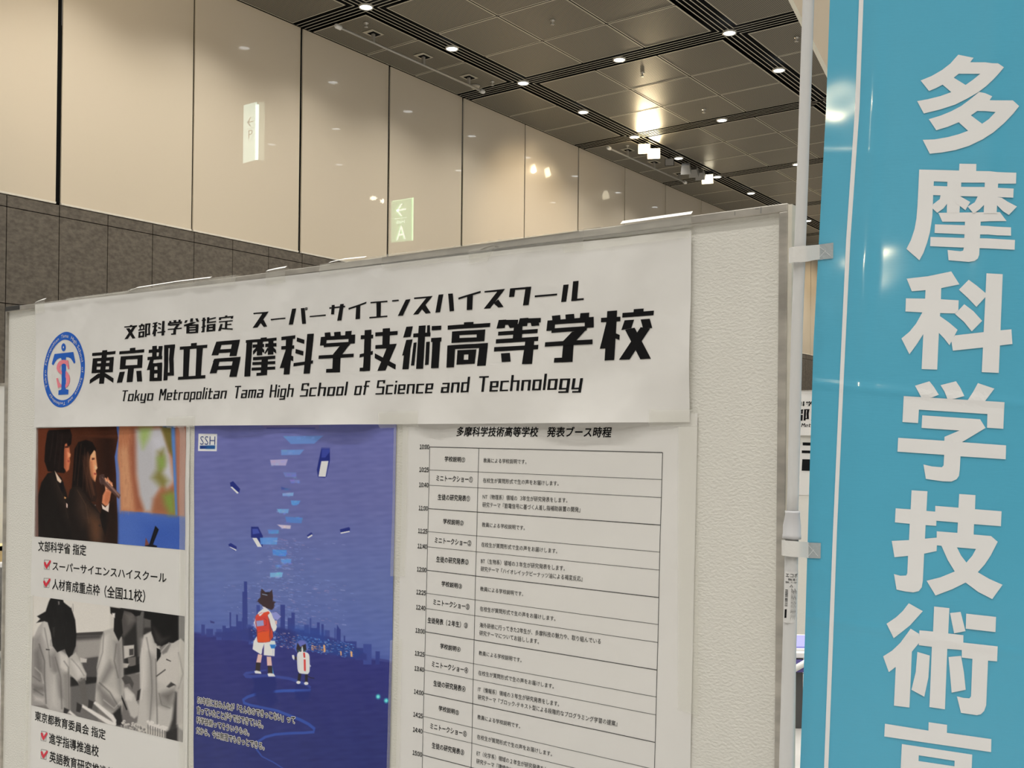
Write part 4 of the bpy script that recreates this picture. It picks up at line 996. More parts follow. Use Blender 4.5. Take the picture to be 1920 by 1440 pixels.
# ================================================================ blue illustrated poster
c = Canvas(360, 790, 750, 1452, 0.8, (92,96,150))
X, Y = c.X, c.Y
def ramp(v, stops):
    v = np.asarray(v); out = np.zeros(v.shape+(3,))
    xs = [s[0] for s in stops]
    for k in range(3): out[..., k] = np.interp(v, xs, [s[1][k] for s in stops])
    return out
hor = 1183 + (X-367)*0.149                                         # the horizon runs down to the right in the photo
tt = np.where(Y < hor, (Y-795)/(hor-795), 1+(Y-hor)/260)
c.C = ramp(tt, [(0, (108,110,162)), (0.35, (104,108,158)), (0.7, (97,110,161)), (0.95, (86,102,160)), (1.0, (76,92,154)), (1.02, (45,48,114)), (1.3, (40,44,109)), (1.6, (34,42,105)), (2.0, (29,39,101))])
na = make_noise(8, 18, 70, 21); nb = make_noise(8, 10, 26, 22)
c.C += (na(X*0.55, Y*2.2)*2.6 + nb(X*0.5, Y*2.4)*1.3)[..., None]*np.array([1, .95, .8])
c.use(355, 785, 4.8); f = c.fill
Bd, Bw = (36,46,118), (232,230,226)
for P in (Q(1195,260,1270,262,1272,370,1240,520,1225,532,1165,525,1155,460), Q(560,972,625,972,668,1055,668,1150,615,1150,575,1075,560,1065)): f(P, Bd, .7)
f(Q(1200,275,1268,275,1268,300,1230,350,1195,350), (60,72,150), .7); f(Q(1195,382,1258,380,1232,522,1170,520), Bw, .6); f(Q(1195,262,1270,262,1270,272,1195,272), (80,84,150), .6)
f(Q(572,1072,612,1072,662,1152,620,1152), Bw, .6); f(Q(570,990,620,990,640,1030,575,1040), (66,80,158), .8)
for P, W_ in ((Q(372,575,400,562,462,632,452,672,432,668,378,612), Q(376,614,392,612,452,668,435,674)), (Q(1062,1050,1100,1022,1112,1030,1110,1048,1075,1072), Q(1065,1066,1108,1040,1112,1052,1074,1075)),
              (Q(1358,996,1440,975,1452,985,1448,1012,1366,1030), Q(1364,1024,1446,1008,1448,1018,1368,1034)), (Q(358,1128,380,1118,432,1150,432,1180,415,1188,362,1150), Q(364,1152,375,1152,432,1178,425,1188))):
    f(P, Bd, .7); f(W_, Bw, .5)
# steps of sky-coloured shards going up
for P, cl_ in ((Q(850,158,1210,154,1130,225,920,228), (104,140,196)), (Q(832,280,1040,278,1000,325,835,328), (110,146,202)), (Q(735,370,893,365,875,422,745,420), (178,168,200)), (Q(850,482,970,484,965,528,870,524), (112,128,184)),
               (Q(910,548,1000,552,995,580,920,575), (120,132,186)), (Q(832,612,915,636,835,640), (66,84,152)), (Q(845,672,945,664,940,695,845,695), (128,168,214)), (Q(920,735,1005,738,990,770,925,772), (92,148,208)),
               (Q(793,812,902,812,895,850,815,850), (116,160,206)), (Q(868,880,1025,890,1015,940,880,935), (86,128,190)), (Q(795,952,920,960,915,990,840,985), (206,190,200)), (Q(712,998,812,1000,805,1034,720,1034), (92,140,200)),
               (Q(640,1070,802,1068,795,1132,650,1130), (96,146,206)), (Q(755,1176,885,1182,875,1238,760,1228), (76,138,206)), (Q(828,1262,925,1262,920,1298,840,1296), (96,146,206)), (Q(780,1315,840,1318,830,1338,785,1335), (92,128,186)),
               (Q(735,1385,850,1382,840,1425,735,1425), (120,172,216))):
    f(P, cl_, .9, .92); xs = [p[0] for p in P]; ys = [p[1] for p in P]
    for _ in range(4):
        x = rr.uniform(min(xs), max(xs)-15); y = rr.uniform(min(ys), max(ys)); w = rr.uniform(12, 40)
        f([(x, y), (min(x+w, max(xs)), y-3), (min(x+w, max(xs)), y+9), (x, y+11)], tuple(min(255, v+rr.uniform(-26, 34)) for v in cl_), 2.0, .6)
f(Q(640,52,1180,46,1165,90,700,92), (124,110,150), 1.5, .6); f(Q(700,80,1140,80,1135,92,700,92), (60,70,140), 1.2, .7)
# SSH mark
f(Q(88,135,258,137,255,293,86,291), (222,220,214), .5); f(Q(102,242,240,242,238,272,102,272), (34,62,120), .5); f(Q(160,243,239,243,238,271,160,271), (34,92,140), 3, .8)
# glints of the city rising over the skyline
c.use(355, 1060, 4.8)
for _ in range(620):
    x = rr.gauss(850, 250); y = rr.uniform(-250, 560)
    if not (300 < x < 1500): continue
    if y < 150 and abs(x-860) > 160 and rr.random() < .8: continue
    q = rr.random(); cl_ = (200,150,170) if q < .25 else ((150,170,220) if q < .8 else (220,214,226)); w = rr.uniform(6, 42)
    f([(x, y), (x+w, y+w*.12), (x+w, y+w*.12+4), (x, y+4)], cl_, .5, rr.uniform(.18, .55))
# skyline
NAVY, NAVY2, DEEP = (48,60,128), (58,72,140), (38,48,112)
sky = [(115,530,148,600),(160,568,222,612),(250,570,300,640),(305,540,335,640),(330,560,372,640),(368,420,382,600),(372,545,430,640),(428,440,444,600),(436,500,480,640),(480,470,500,600),(485,235,530,600),(500,142,529,260),(520,530,560,650),(540,545,600,680),(610,355,642,500),
       (824,352,866,560),(890,470,930,640),(925,422,956,620),(946,570,1000,690),(1000,580,1045,690),(1040,530,1084,690),(1090,472,1104,690),(1095,560,1160,700),(1155,510,1180,700),(1195,526,1216,700),(1225,580,1270,720),(1312,560,1324,740),(1330,570,1368,750),(1395,630,1408,780),(1400,680,1450,790),(1448,680,1510,800),(1500,740,1570,820),(1570,705,1645,860),(1680,770,1718,860)]
for x0, y0, x1, y1 in sky:
    f([(x0,y0),(x1,y0+2),(x1,y1+30),(x0,y1+30)], NAVY if rr.random() < .6 else NAVY2, .6, .95)
f(Q(240,600,430,590,560,560,620,600,820,560,1000,600,1160,620,1300,650,1460,720,1600,800,1600,850,1300,800,1000,740,700,700,400,660,240,640), (46,56,122), 2.5, .95)
f(Q(540,560,820,560,960,600,960,720,700,700,540,660), DEEP, 4, .9); f(Q(960,640,1400,700,1560,780,1500,830,1100,760,950,730), (36,62,128), 5, .9)
f(Q(905,545,990,540,1230,590,1240,700,1000,660), (38,72,148), 8, .5)
f(Q(1335,530,1362,575,1362,700,1330,700), NAVY, .6); f(Q(195,494,236,506,234,520,200,515), (54,58,120), .6); f(Q(1715,835,1800,850,1800,870,1715,860), (60,66,130), 1)
for _ in range(420):
    x = rr.uniform(560, 1480); y = 560+(x-560)*0.16+rr.uniform(-10, 130)
    q = rr.random(); cl_ = (236,180,160) if (q < .45 and 820 < x < 960) or q < .12 else ((110,170,220) if q < .7 else (70,110,190)); w = rr.uniform(5, 22)
    f([(x, y), (x+w, y+w*.14), (x+w, y+w*.14+5), (x, y+5)], cl_, .5, rr.uniform(.35, .85))
for P in (Q(1212,712,1226,714,1232,775,1216,778), Q(1365,768,1375,770,1377,808,1367,808), Q(1455,770,1470,772,1474,820,1458,820), Q(1108,715,1124,718,1122,722,1112,722,1112,735,1120,735,1120,740,1112,740,1112,760,1107,760)): f(P, (244,176,110), .5, .95)
for _ in range(26):
    x = rr.uniform(1110,1230); y = rr.uniform(715,765); f([(x,y),(x+14,y+2),(x+14,y+6),(x,y+5)], (236,160,96), .5, .7)
# light trail on the ground and shadows
TR = (56,82,158)
c.stroke(Q(700,940,600,955,520,968,505,980,520,995,580,1000,700,990,800,1000,900,1015,980,1040,1050,1070,1090,1095,1085,1120,1000,1122,860,1126,740,1132,640,1142), [10,16,26,30,32,30,26,24,26,28,28,28,28,26,26,26,24], (54,74,150), 1.0, .75)
f(Q(575,1010,780,1000,790,1060,780,1152,560,1152,600,1080), (20,34,104), 3, .95); f(Q(970,1060,1060,1075,1090,1110,960,1110), (22,36,104), 3, .9)
c.use(355, 1280, 4.8)
c.stroke(Q(1090,55,1090,70,1000,70,860,70,740,80,620,96,530,125,492,150,500,180,560,200,700,228,800,250,900,290,1000,330,1080,370,1130,410,1125,440,1040,448,900,452,780,462,690,485,620,530,615,600,660,660,760,710,850,768), [22,24,24,24,24,26,26,26,26,24,24,24,26,28,28,28,26,24,24,24,24,24,18,10,10,10], (48,82,164), 1.0, .8)
f(Q(590,0,790,0,770,80,810,160,740,215,640,200,600,120), (20,34,104), 4, .95); f(Q(960,80,1095,70,1080,150,1020,165,960,140), (22,36,106), 4, .9)
for cx, cy in ((1705,122), (1778,158)): c.ellipse(cx, cy, 20, 22, (60,170,180), 2.2); c.ellipse(cx, cy, 11, 12, (120,236,226), 1.2)
# the child with the red backpack, seen from behind
c.use(440, 1080, 6.545)
f(Q(110,1180,140,1180,160,1190,120,1190), TR, 2, .1)
HAIR = (58,40,44)
f(Q(340,150,385,195,440,195,468,162,478,250,475,310,510,318,490,340,485,390,460,410,420,400,370,380,330,345,290,310,300,280,325,260,328,190), HAIR, .7)
f(Q(345,215,410,228,408,238,345,224), (150,170,190), .5, .9); f(Q(385,198,440,196,425,215,395,215), (30,24,30), .6)
f(Q(345,405,400,395,430,420,470,470,505,560,525,620,510,665,480,680,455,620,420,500,330,430), (228,226,222), .7)
f(Q(300,440,350,405,360,440,300,480,260,560,280,660,250,620,240,570), (222,222,224), .7)
f(Q(225,600,245,580,280,660,262,640), (140,150,200), .7)
f(Q(455,445,520,435,578,495,535,540,480,520), (140,144,196), .8); f(Q(500,545,525,545,525,590,505,590), (226,178,160), .6)
f(Q(345,372,385,380,400,400,360,402), (214,206,204), .6)
f(Q(265,490,290,465,320,470,350,450,420,430,440,450,410,480,430,540,470,690,478,745,440,800,380,815,300,812,280,790,285,690,262,560), (228,74,44), .7)
f(Q(262,500,400,480,440,640,420,660,280,680,262,580), (200,62,56), 3, .8); f(Q(285,690,470,680,440,800,300,812), (236,84,36), 4, .9)
f(Q(418,520,432,520,452,640,470,745,440,800,432,690), (150,50,50), 1, .6)
f(Q(270,548,358,540,366,605,278,618), (148,150,186), .6); f(Q(310,455,350,440,355,455,320,490,300,480), (228,226,222), .6)
f(Q(280,735,290,810,350,815,440,805,450,780,490,840,500,880,498,980,365,968,368,830,345,940,330,960,228,895,240,800), (234,232,228), .7)
f(Q(345,900,368,835,362,970,340,965), (60,50,110), .7); f(Q(470,890,485,895,482,980,470,980), (170,170,190), .6, .6)
f(Q(455,790,500,790,515,850,495,888,460,885,435,850), (206,214,226), .7); f(Q(438,838,512,838,500,885,455,885), (36,116,186), .8); f(Q(480,745,515,735,510,775,480,770), (120,140,190), .8)
f(Q(295,955,345,965,330,1060,275,1055), (236,180,164), .7); f(Q(402,985,455,988,468,1095,408,1095), (236,180,164), .7)
f(Q(272,1058,328,1060,320,1170,265,1160), (48,38,40), .7); f(Q(415,1098,468,1100,478,1195,420,1195), (48,38,40), .7); f(Q(470,1100,490,1190,478,1195), (60,150,200), .6)
f(Q(252,1165,275,1155,330,1170,335,1195,262,1190), (232,232,232), .7); f(Q(412,1195,440,1188,490,1195,510,1228,425,1228), (232,232,232), .7)
INK = (44,36,56)
for pts in (Q(262,560,285,690,280,790,300,812,380,815,440,800,478,745), Q(290,690,350,672,420,668), Q(430,450,410,480,430,560,450,650,432,700,438,795), Q(366,520,400,540,398,600,368,606), Q(455,445,520,435,578,495,535,540)): c.stroke(pts, 3, INK, .4, .75)
for pts in (Q(240,800,228,895,330,960,345,940,368,835), Q(368,835,365,968,498,980,500,880)): c.stroke(pts, 2.5, (110,110,140), .4, .6)
for pts in (Q(300,480,262,560,250,600), Q(470,470,505,560,525,620,510,665), Q(345,405,300,440,280,480)): c.stroke(pts, 2.5, (110,110,150), .4, .6)
for pts in (Q(320,330,295,300,280,318), Q(478,300,500,318,512,316), Q(330,345,318,330,300,330), Q(485,390,494,360,490,340), Q(440,408,462,412,480,396)): c.stroke(pts, 5, HAIR, .5, .9)
c.stroke(Q(276,480,282,470,300,480,312,460,345,445), 7, (200,60,56), .5, .9)
# the small animal companion in a round helmet
c.ellipse(828, 870, 86, 88, (84,104,178), 1.0, .75); c.ellipse(835, 822, 50, 34, (110,112,180), 3, .8)
f(Q(778,815,815,870,835,850,880,830,890,900,860,950,780,945,765,890), (40,32,38), .8); f(Q(832,860,842,860,850,935,825,935), (222,220,218), .7)
c.line(Q(780,905,800,925,830,880), 5, (80,180,180), .6, .8); c.line(Q(885,905,865,925,842,880), 5, (80,180,180), .6, .8)
f(Q(710,968,735,965,745,1000,735,1030,715,1005), (226,224,222), .7); f(Q(742,985,775,990,772,1035,745,1015), (40,32,38), .7)
f(Q(800,926,840,925,880,930,905,940,922,958,928,985,930,1100,928,1165,920,1185,905,1198,880,1200,830,1194,800,1186,785,1165,778,1130,772,1000,775,955,785,935), (230,228,224), .6); c.stroke(Q(905,940,922,958,928,985,930,1100,928,1165,920,1185,905,1198,830,1194,800,1186,785,1165,778,1130,772,1000,775,955), 3, (120,118,140), .4, .6); f(Q(770,990,800,970,805,1160,785,1140), (196,196,204), 1, .7)
f(Q(848,935,872,938,876,1000,855,998), (206,58,50), .6); f(Q(856,1018,880,1018,882,1168,858,1165), (206,58,50), .6); f(Q(800,1150,925,1165,905,1200,805,1190), (208,208,212), 1, .7); f(Q(930,1080,945,1100,935,1115), (220,220,220), .6)
f(Q(788,1190,828,1198,812,1290,778,1285), (36,30,36), .7); f(Q(870,1202,905,1202,905,1300,872,1298), (36,30,36), .7); c.line(Q(905,1225,940,1245,985,1250), 9, (36,30,36), .6)
c.ellipse(790, 1302, 26, 19, (226,224,222), .7); c.ellipse(886, 1314, 26, 19, (226,224,222), .7)
bq = [(366,794),(745,791),(731.5,1452),(364.5,1452)]
PB = clipped_sheet(c, bq, 'blue_poster', surf_poster, 0.0, M_gloss, None)
tag(PB, 'deep blue illustrated poster of a child with a red backpack facing a night city', 'poster', 'posters under the banner')
# the sheet goes on below the photograph's lower edge
q = [on_board(364.5,1452), on_board(731.5,1452)]
mb = MB(); mb.add([(surf_poster(*q[0]), *q[0]), (surf_poster(*q[1]), *q[1]), (BX-0.0016, q[1][0]+0.003, 0.62), (BX-0.0016, q[0][0]-0.004, 0.62)], [(0,1,2,3)])
mb.build('lower_sheet', mat('poster_navy', alb((33,42,104)), 0.3), PB)
LINES = (('50年前にはみんなが「そんなのできっこない」って', (371.7,1318.5), (554.8,1357.0), (371.9,1305.5)), ('言っていたことが今ではできている。', (370.8,1337), (494.8,1365.5), (371.0,1323.5)),
         ('科学技術ってそういうもの。', (370.6,1355), (468.6,1379.5), (370.8,1343.0)), ('だから、今は無理でもきっとできる。', (370.2,1374.5), (497.2,1406), (370.4,1362)))
for body, BL, BR, TL in LINES:
    mb = MB(); mw = MB()
    print_text(mw, body, BL, BR, TL, surf_poster, 0.0003, 0.105)
    print_text(mb, body, BL, BR, TL, surf_poster, 0.0006, 0.026)
    w_ = mw.build('caption_outline', M_ewhite, PB); mb.build('caption_text', M_ink, w_)
mb = MB(); print_text(mb, 'SSH', (377,833.6), (405.3,834.2), (377.2,817.8), surf_poster, 0.0005, -0.012); mb.build('logo_text', mat('logo_blue', alb((40, 62, 120)), 0.5), PB)

# ================================================================ timetable poster
PS = sheet('timetable_poster', [(1.282, 1.545), (0.694, 1.545), (0.706, 0.60), (1.294, 0.60)], surf_poster, M_sheet, 84, 110)
tag(PS, 'white timetable poster with ruled rows and clock times, rightmost under the banner', 'poster', 'posters under the banner')
O_, U_, V_ = np.array(on_board(807.6,838)), np.array(on_board(1243.5,848.5)), np.array(on_board(796.5,1299.6))
eu, ev = U_-O_, V_-O_
Minv = np.linalg.inv(np.array([eu, ev]).T)
def uv(x, y): return Minv @ (np.array(on_board(x, y))-O_)
def tp(u, v): p = O_+eu*u+ev*v; return p[0], p[1]
mb = MB()
def rule(u0, v0, u1, v1, w):
    a, b = np.array(tp(u0, v0)), np.array(tp(u1, v1)); d = b-a; n = np.array([-d[1], d[0]])/np.linalg.norm(d)*w/2
    k = 24; vs = []
    for i in range(k+1):
        p = a+d*i/k
        for q in (p+n, p-n): vs.append((surf_poster(*q)-0.0004, q[0], q[1]))
    mb.add(vs, [(2*i, 2*i+1, 2*i+3, 2*i+2) for i in range(k)])
HR = 0.25; rows = []; times = []
for h in range(6):
    for dv, mn in ((0, 0), (43/461.6, 25), (71.6/461.6, 40)):
        v = h*HR+dv; rows.append(v); times.append('%d:%02d' % (10+h, mn))
VMAX = 1.5
for k, v in enumerate(rows): rule(0, v, 1, v, 0.00115 if k % 3 == 0 else 0.0007)
UC = uv(899.2, 840.8)[0]
for u in (0, UC, 1): rule(u, 0, u, VMAX, 0.0010)
mb.build('table_rules', mat('rule_ink', (0.05, 0.05, 0.05), 0.6), PS)
def ttext(mbx, body, BL, BR, TL, dv, bold, width_chars=None):
    a, b, t = uv(*BL), uv(*BR), uv(*TL)
    if width_chars: b = a+(b-a)*(len(body)-(0.5 if body.endswith('』') else 0))/width_chars
    mb = MB(); print_text(mb, body, tp(a[0], a[1]+dv), tp(b[0], b[1]+dv), tp(t[0], t[1]+dv), surf_poster, 0.0004, bold, plane=False)
    mb.build(mbx, M_greyink if mbx == 'row_text' else M_ink, PS)
N5 = '①②③④⑤⑥'
L1 = ['NT（物理系）領域の3年生が研究発表をします。', 'BT（生物系）領域の３年生が研究発表をします。', '海外研修に行ってきた2年生が、多摩科技の魅力や、取り組んでいる', 'IT（情報系）領域の３年生が研究発表をします。', 'ET（化学系）領域の２年生が研究発表をします。']
L2 = ['研究テーマ『筋電信号に基づく人差し指補助装置の開発』', '研究テーマ『ハイオレイックピーナッツ油による褐変反応』', '研究テーマについてお話しします。', '研究テーマ『ブロック-テキスト型による段階的なプログラミング学習の提案』', '研究テーマ『環境中における']
LW = [(1065,943), (1063.5,943), (1134,946), (1059,943), (1059,943)]
for h in range(5):
    dv = h*HR
    ttext('row_heading', '学校説明'+N5[h], (835,865.0), (873,867.0), (835.8,855.2), dv, 0.014)
    ttext('row_heading', 'ミニトークショー'+N5[h], (819.5,901.5), (887.5,904.5), (820,891), dv, 0.014)
    if h == 2: ttext('row_heading', '生徒発表（２年生）③', (809,936.5), (884,940), (809.4,925.4), dv, 0.014)
    else: ttext('row_heading', '生徒の研究発表'+N5[h], (822.5,937.2), (882.5,940.2), (823,926.2), dv, 0.014)
    ttext('row_text', '教員による学校説明です。', (908,867.4), (988.5,870.2), (908.2,858.8), dv, 0.002)
    ttext('row_text', '在校生が質問形式で生の声をお届けします。', (907,904.8), (1049,911.0), (907.3,896.0), dv, 0.002)
    ttext('row_text', L1[h], (906.5,935.8), LW[h], (906.8,926.4), dv, 0.002)
    ttext('row_text', L2[h], (906,950.6), (1097,961), (906.3,941.3), dv, 0.002, 26.5)
for k, v in enumerate(rows[:16]):
    ttext('clock_time', times[k], (789.0,841.8), (806.4,842.2), (789.3,833.4), v, 0.028)
mb = MB(); print_text(mb, '多摩科学技術高等学校　発表ブース時程', (857.5,817.8), (1146.5,820.2), (860,800.2), surf_poster, 0.0004, 0.022); mb.build('poster_heading', M_ink, PS)

# ================================================================ clear tape strips
def tape_mat():
    m = bpy.data.materials.new('clear_tape'); m.use_nodes = True
    nt = m.node_tree; b = nt.nodes['Principled BSDF']
    b.inputs['Base Color'].default_value = (0.90, 0.89, 0.85, 1); b.inputs['Roughness'].default_value = 0.18; b.inputs['Specular IOR Level'].default_value = 0.6
    t = nt.nodes.new('ShaderNodeBsdfTransparent'); mx = nt.nodes.new('ShaderNodeMixShader'); mx.inputs[0].default_value = 0.80
    t.inputs['Color'].default_value = (0.985, 0.985, 0.965, 1)
    co = nt.nodes.new('ShaderNodeTexCoord'); n = nt.nodes.new('ShaderNodeTexNoise'); n.inputs['Scale'].default_value = 45; n.inputs['Detail'].default_value = 3
    bp = nt.nodes.new('ShaderNodeBump'); bp.inputs['Strength'].default_value = 0.35; bp.inputs['Distance'].default_value = 0.004
    nt.links.new(co.outputs['Object'], n.inputs['Vector']); nt.links.new(n.outputs['Fac'], bp.inputs['Height']); nt.links.new(bp.outputs['Normal'], b.inputs['Normal'])
    out = nt.nodes['Material Output']
    nt.links.new(b.outputs[0], mx.inputs[1]); nt.links.new(t.outputs[0], mx.inputs[2]); nt.links.new(mx.outputs[0], out.inputs['Surface'])
    return m
M_tape = tape_mat()
M_tapew = mat('tape_white_edge', (0.86, 0.85, 0.81), 0.35)
def front_surf(y, z):
    """whatever lies foremost on the board at this place"""
    x = BX - 0.0006
    if z > Z1-FRW-0.001: x = BX-FRT-0.0006
    if BAN_R-0.004 <= y <= BAN_L+0.004 and ban_bot(y) <= z <= ban_top(y): x = min(x, surf_banner(y, z)-0.0012)
    elif z < 1.545: x = min(x, surf_poster(y, z)-0.0013)
    return x
n4 = make_noise(5, 0.02, 0.06, 31)
def tape(px, label, wrap=False, ragged=0.0, mats=M_tape, nu=14, nv=6):
    """px: TL, TR, BR, BL in the photo"""
    q = [np.array(on_board(*p)) for p in px]; mb = MB(); vs = []; fs = []
    for j in range(nv+1):
        for i in range(nu+1):
            u, v = i/nu, j/nv
            p = (q[0]*(1-u)+q[1]*u)*(1-v)+(q[3]*(1-u)+q[2]*u)*v
            z = p[1] + (ragged*float(n4(p[0]*2, 3)) if j == 0 else 0)
            x = min(front_surf(p[0], z), front_surf(p[0], z-0.004), front_surf(p[0], z+0.004)) - 0.0007 - 0.0002*(1+float(n4(p[0], z)))
            vs.append((x, p[0], z))
    fs = [(j*(nu+1)+i, j*(nu+1)+i+1, (j+1)*(nu+1)+i+1, (j+1)*(nu+1)+i) for j in range(nv) for i in range(nu)]
    if wrap:                                     # folded over the top of the board
        o = len(vs)
        for i in range(nu+1):
            x, y, z = vs[i]; vs.append((x+0.026, y, max(z, Z1+0.0008)))
        fs += [(i, i+1, o+i+1, o+i) for i in range(nu)]
    mb.add(vs, fs)
    o = mb.build('tape_strip', mats, None, smooth=True)
    return tag(o, label, 'tape', 'clear tape strips on the board')
def lip(parent, pts, h=1.6):
    """bright curled-up edge of a tape strip, a thin upright sliver along the board's top"""
    mb = MB(); vs = []
    for x, y in pts:
        a = on_board(x, y); vs += [(BX-FRT-0.0022, a[0], a[1]), (BX-FRT+0.004, a[0], a[1]+0.0016*h)]
    mb.add(vs, [(2*i, 2*i+1, 2*i+3, 2*i+2) for i in range(len(pts)-1)]); mb.build('curled_edge', M_tapew, parent)
t = tape(Q(72,567,90,561,90,585,72,589), 'small clear tape tab at the top left corner of the banner'); lip(t, Q(72,568,82,564,90,562), 2.5)
t = tape(Q(130,560,250,545,250,552,130,566), 'clear tape strip along the banner top above the left end of its heading', True)
t = tape(Q(246,543,448,516,448,534,250,551), 'long clear tape strip folded over the board top, left of the middle', True); lip(t, Q(246,547,262,541,340,529,400,522), 2.2)
t = tape(Q(505,509,541,503,541,530,505,537), 'short upright clear tape tab on the banner top, left of the middle', True); lip(t, Q(505,510,523,506,541,503), 2.6)
t = tape(Q(605,497,722,480,722,500,606,518), 'wrinkled clear tape strip on the banner top below the brown cladding', True); lip(t, Q(622,494,648,488,690,484), 2.0)
t = tape(Q(722,480,1100,432,1098,462,724,506), 'very long ragged clear tape strip along the middle of the board top', True, 0.0009, nu=60); lip(t, Q(720,483,800,472,900,459,1000,446,1090,434), 0.8)
t = tape(Q(886,470,935,462,920,490,884,496), 'crumpled tape tail hanging at the middle of the banner top'); lip(t, Q(905,470,925,462,940,462), 1.0)
t = tape(Q(1098,431,1170,424,1170,445,1100,452), 'clear tape strip on the board top right of the middle', True, 0.0006)
t = tape(Q(1170,421,1301,404,1300,428,1170,446), 'clear tape strip with a bright curled edge at the right end of the banner top', True); lip(t, Q(1169,421.5,1220,414.5,1260,409,1301,403.5), 3.4)
t = tape(Q(1060,462,1298,430,1297,446,1060,476), 'faint wide tape strip across the upper right part of the banner')
t = tape(Q(1222,769,1306,768,1308,798,1222,800), 'pale tape patch over the lower right corner of the banner')
t = tape(Q(716,773,790,770,790,801,716,803), 'pale tape patch where the banner meets the blue poster and the timetable')
t = tape(Q(318,783,372,780,372,800,318,803), 'pale tape patch where the banner meets the left and blue posters')
t = tape(Q(1274,800,1310,800,1311,1340,1273,1330), 'long clear tape strip down the right edge of the timetable', nu=4, nv=40)
t = tape(Q(742,803,768,800,762,1080,735,1080), 'clear tape strip down the seam between the blue poster and the timetable', nu=4, nv=30)
t = tape(Q(734,1200,756,1198,752,1440,728,1440), 'lower clear tape strip beside the right edge of the blue poster', nu=4, nv=24)
t = tape(Q(357,797,368,797,366,1445,351,1445), 'narrow clear tape strip down the left edge of the blue poster', nu=3, nv=50)
t = tape(Q(68,803,74,803,70,1006,64,1006), 'narrow clear tape strip along the left edge of the colour photo', nu=3, nv=20)
t = tape(Q(340,798,351,798,350,1440,338,1440), 'narrow clear tape strip down the right edge of the photo poster', nu=3, nv=50)
t = tape(Q(56,1115,66,1115,58,1440,48,1440), 'narrow clear tape strip beside the black and white photo', nu=3, nv=30)

# ================================================================ teal flag on a white pole
hc = np.array([4.05, 0.357, -1.0]); hc /= np.linalg.norm(hc)
vc = np.array([-0.035, 1.0, 0.0]); vc -= hc*np.dot(hc, vc)*0.0; vc /= np.linalg.norm(vc)
HV, VV = RM.T @ hc, RM.T @ vc                 # along the cloth, down the cloth (world)
NV = np.cross(HV, VV); NV /= np.linalg.norm(NV)
if np.dot(NV, FWD) > 0: NV = -NV              # towards the viewer's side
P0 = ray(1530, 700)*1.425
def on_flag(x, y):
    r = ray(x, y); k = np.dot(P0, NV)/np.dot(r, NV); p = r*k-P0
    M = np.array([HV, VV]).T
    ab = np.linalg.lstsq(M, p, rcond=None)[0]; return ab[0], ab[1]
edge = [on_flag(x, y) for x, y in Q(1556,0,1549,200,1535.6,450,1525.5,640,1523,720,1515,990,1509,1200,1500,1440)]
eb = [e[1] for e in edge]; ea = [e[0] for e in edge]
def edge_a(b):
    if b < eb[0]: return ea[0]+(b-eb[0])*(ea[1]-ea[0])/(eb[1]-eb[0])
    if b > eb[-1]: return ea[-1]+(b-eb[-1])*(ea[-1]-ea[-2])/(eb[-1]-eb[-2])
    return float(np.interp(b, eb, ea))
fn1 = make_noise(5, 0.25, 0.7, 41); fn2 = make_noise(5, 0.05, 0.14, 42)
def ridge(x, c, w): 
    t = min(1.0, abs(x-c)/w); return 0.5*(1+math.cos(math.pi*t))
f_a = [on_flag(1640, 100)[0]-edge_a(on_flag(1640, 100)[1]), on_flag(1862, 120)[0]-edge_a(on_flag(1862, 120)[1]), on_flag(1607, 800)[0]-edge_a(on_flag(1607, 800)[1])]
b_c = [on_flag(1700, 731)[1], on_flag(1700, 1180)[1], on_flag(1700, 290)[1]]
def flag_n(a, b):
    s = a-edge_a(b)
    d = 0.0005*float(fn1(a, b*0.7)) + 0.00008*float(fn2(a*0.6, b))
    up = 1/(1+math.exp((b-(-0.10))/0.06))
    d += 0.0006*ridge(s, f_a[0], 0.020)*up + 0.0006*ridge(s, f_a[2], 0.022)*(1-up*0.7) + 0.0008*ridge(s, f_a[1], 0.024)*up
    d += 0.0007*ridge(b-0.03*s, b_c[0], 0.009) + 0.0004*ridge(b-0.05*s, b_c[1], 0.009) + 0.0001*ridge(b, b_c[2], 0.012)
    return d
def flag_pt(a, b, off=0.0):
    p = P0 + HV*a + VV*b + NV*(flag_n(a, b)+off); return (p[0], p[1], p[2]+EYE)
BT, BB = -0.95, 0.88
FWID = 0.45
M_teal = mat('teal_flag_cloth', alb((77, 160, 180)), 0.36, spec=0.5, coat=0.30, coat_rough=0.065, bump=(420, 2, 0.05, 0.002, (0.15, 0.15, 1)))
M_stripe = mat('flag_white_print', alb((228, 219, 205)), 0.36, spec=0.45)
nu, nv = 110, 420; mb = MB(); vs = []
for j in range(nv+1):
    b_ = BT+(BB-BT)*j/nv
    for i in range(nu+1): vs.append(flag_pt(edge_a(b_)+FWID*i/nu, b_))
mb.add(vs, [(j*(nu+1)+i, j*(nu+1)+i+1, (j+1)*(nu+1)+i+1, (j+1)*(nu+1)+i) for j in range(nv) for i in range(nu)])
FL = tag(mb.build('teal_flag', M_teal, None, smooth=True), 'tall teal flag with large white Japanese characters, tied to the white pole at right', 'flag')
def flag_polys(name, polys, fn, m, off=0.0007, lim=0.008):
    mb = MB()
    for k, loops in enumerate(polys):
        if not isinstance(loops[0][0], (tuple, list)): loops = [loops]
        pts, tri = tess([[on_flag(*fn(p)) for p in l] for l in loops]); pts, tri = subdivide(pts, tri, lim)
        mb.add([flag_pt(p[0], p[1], off+(k % 9)*0.00006) for p in pts], tri)
    return mb.build(name, m, FL)
ident = lambda p: p
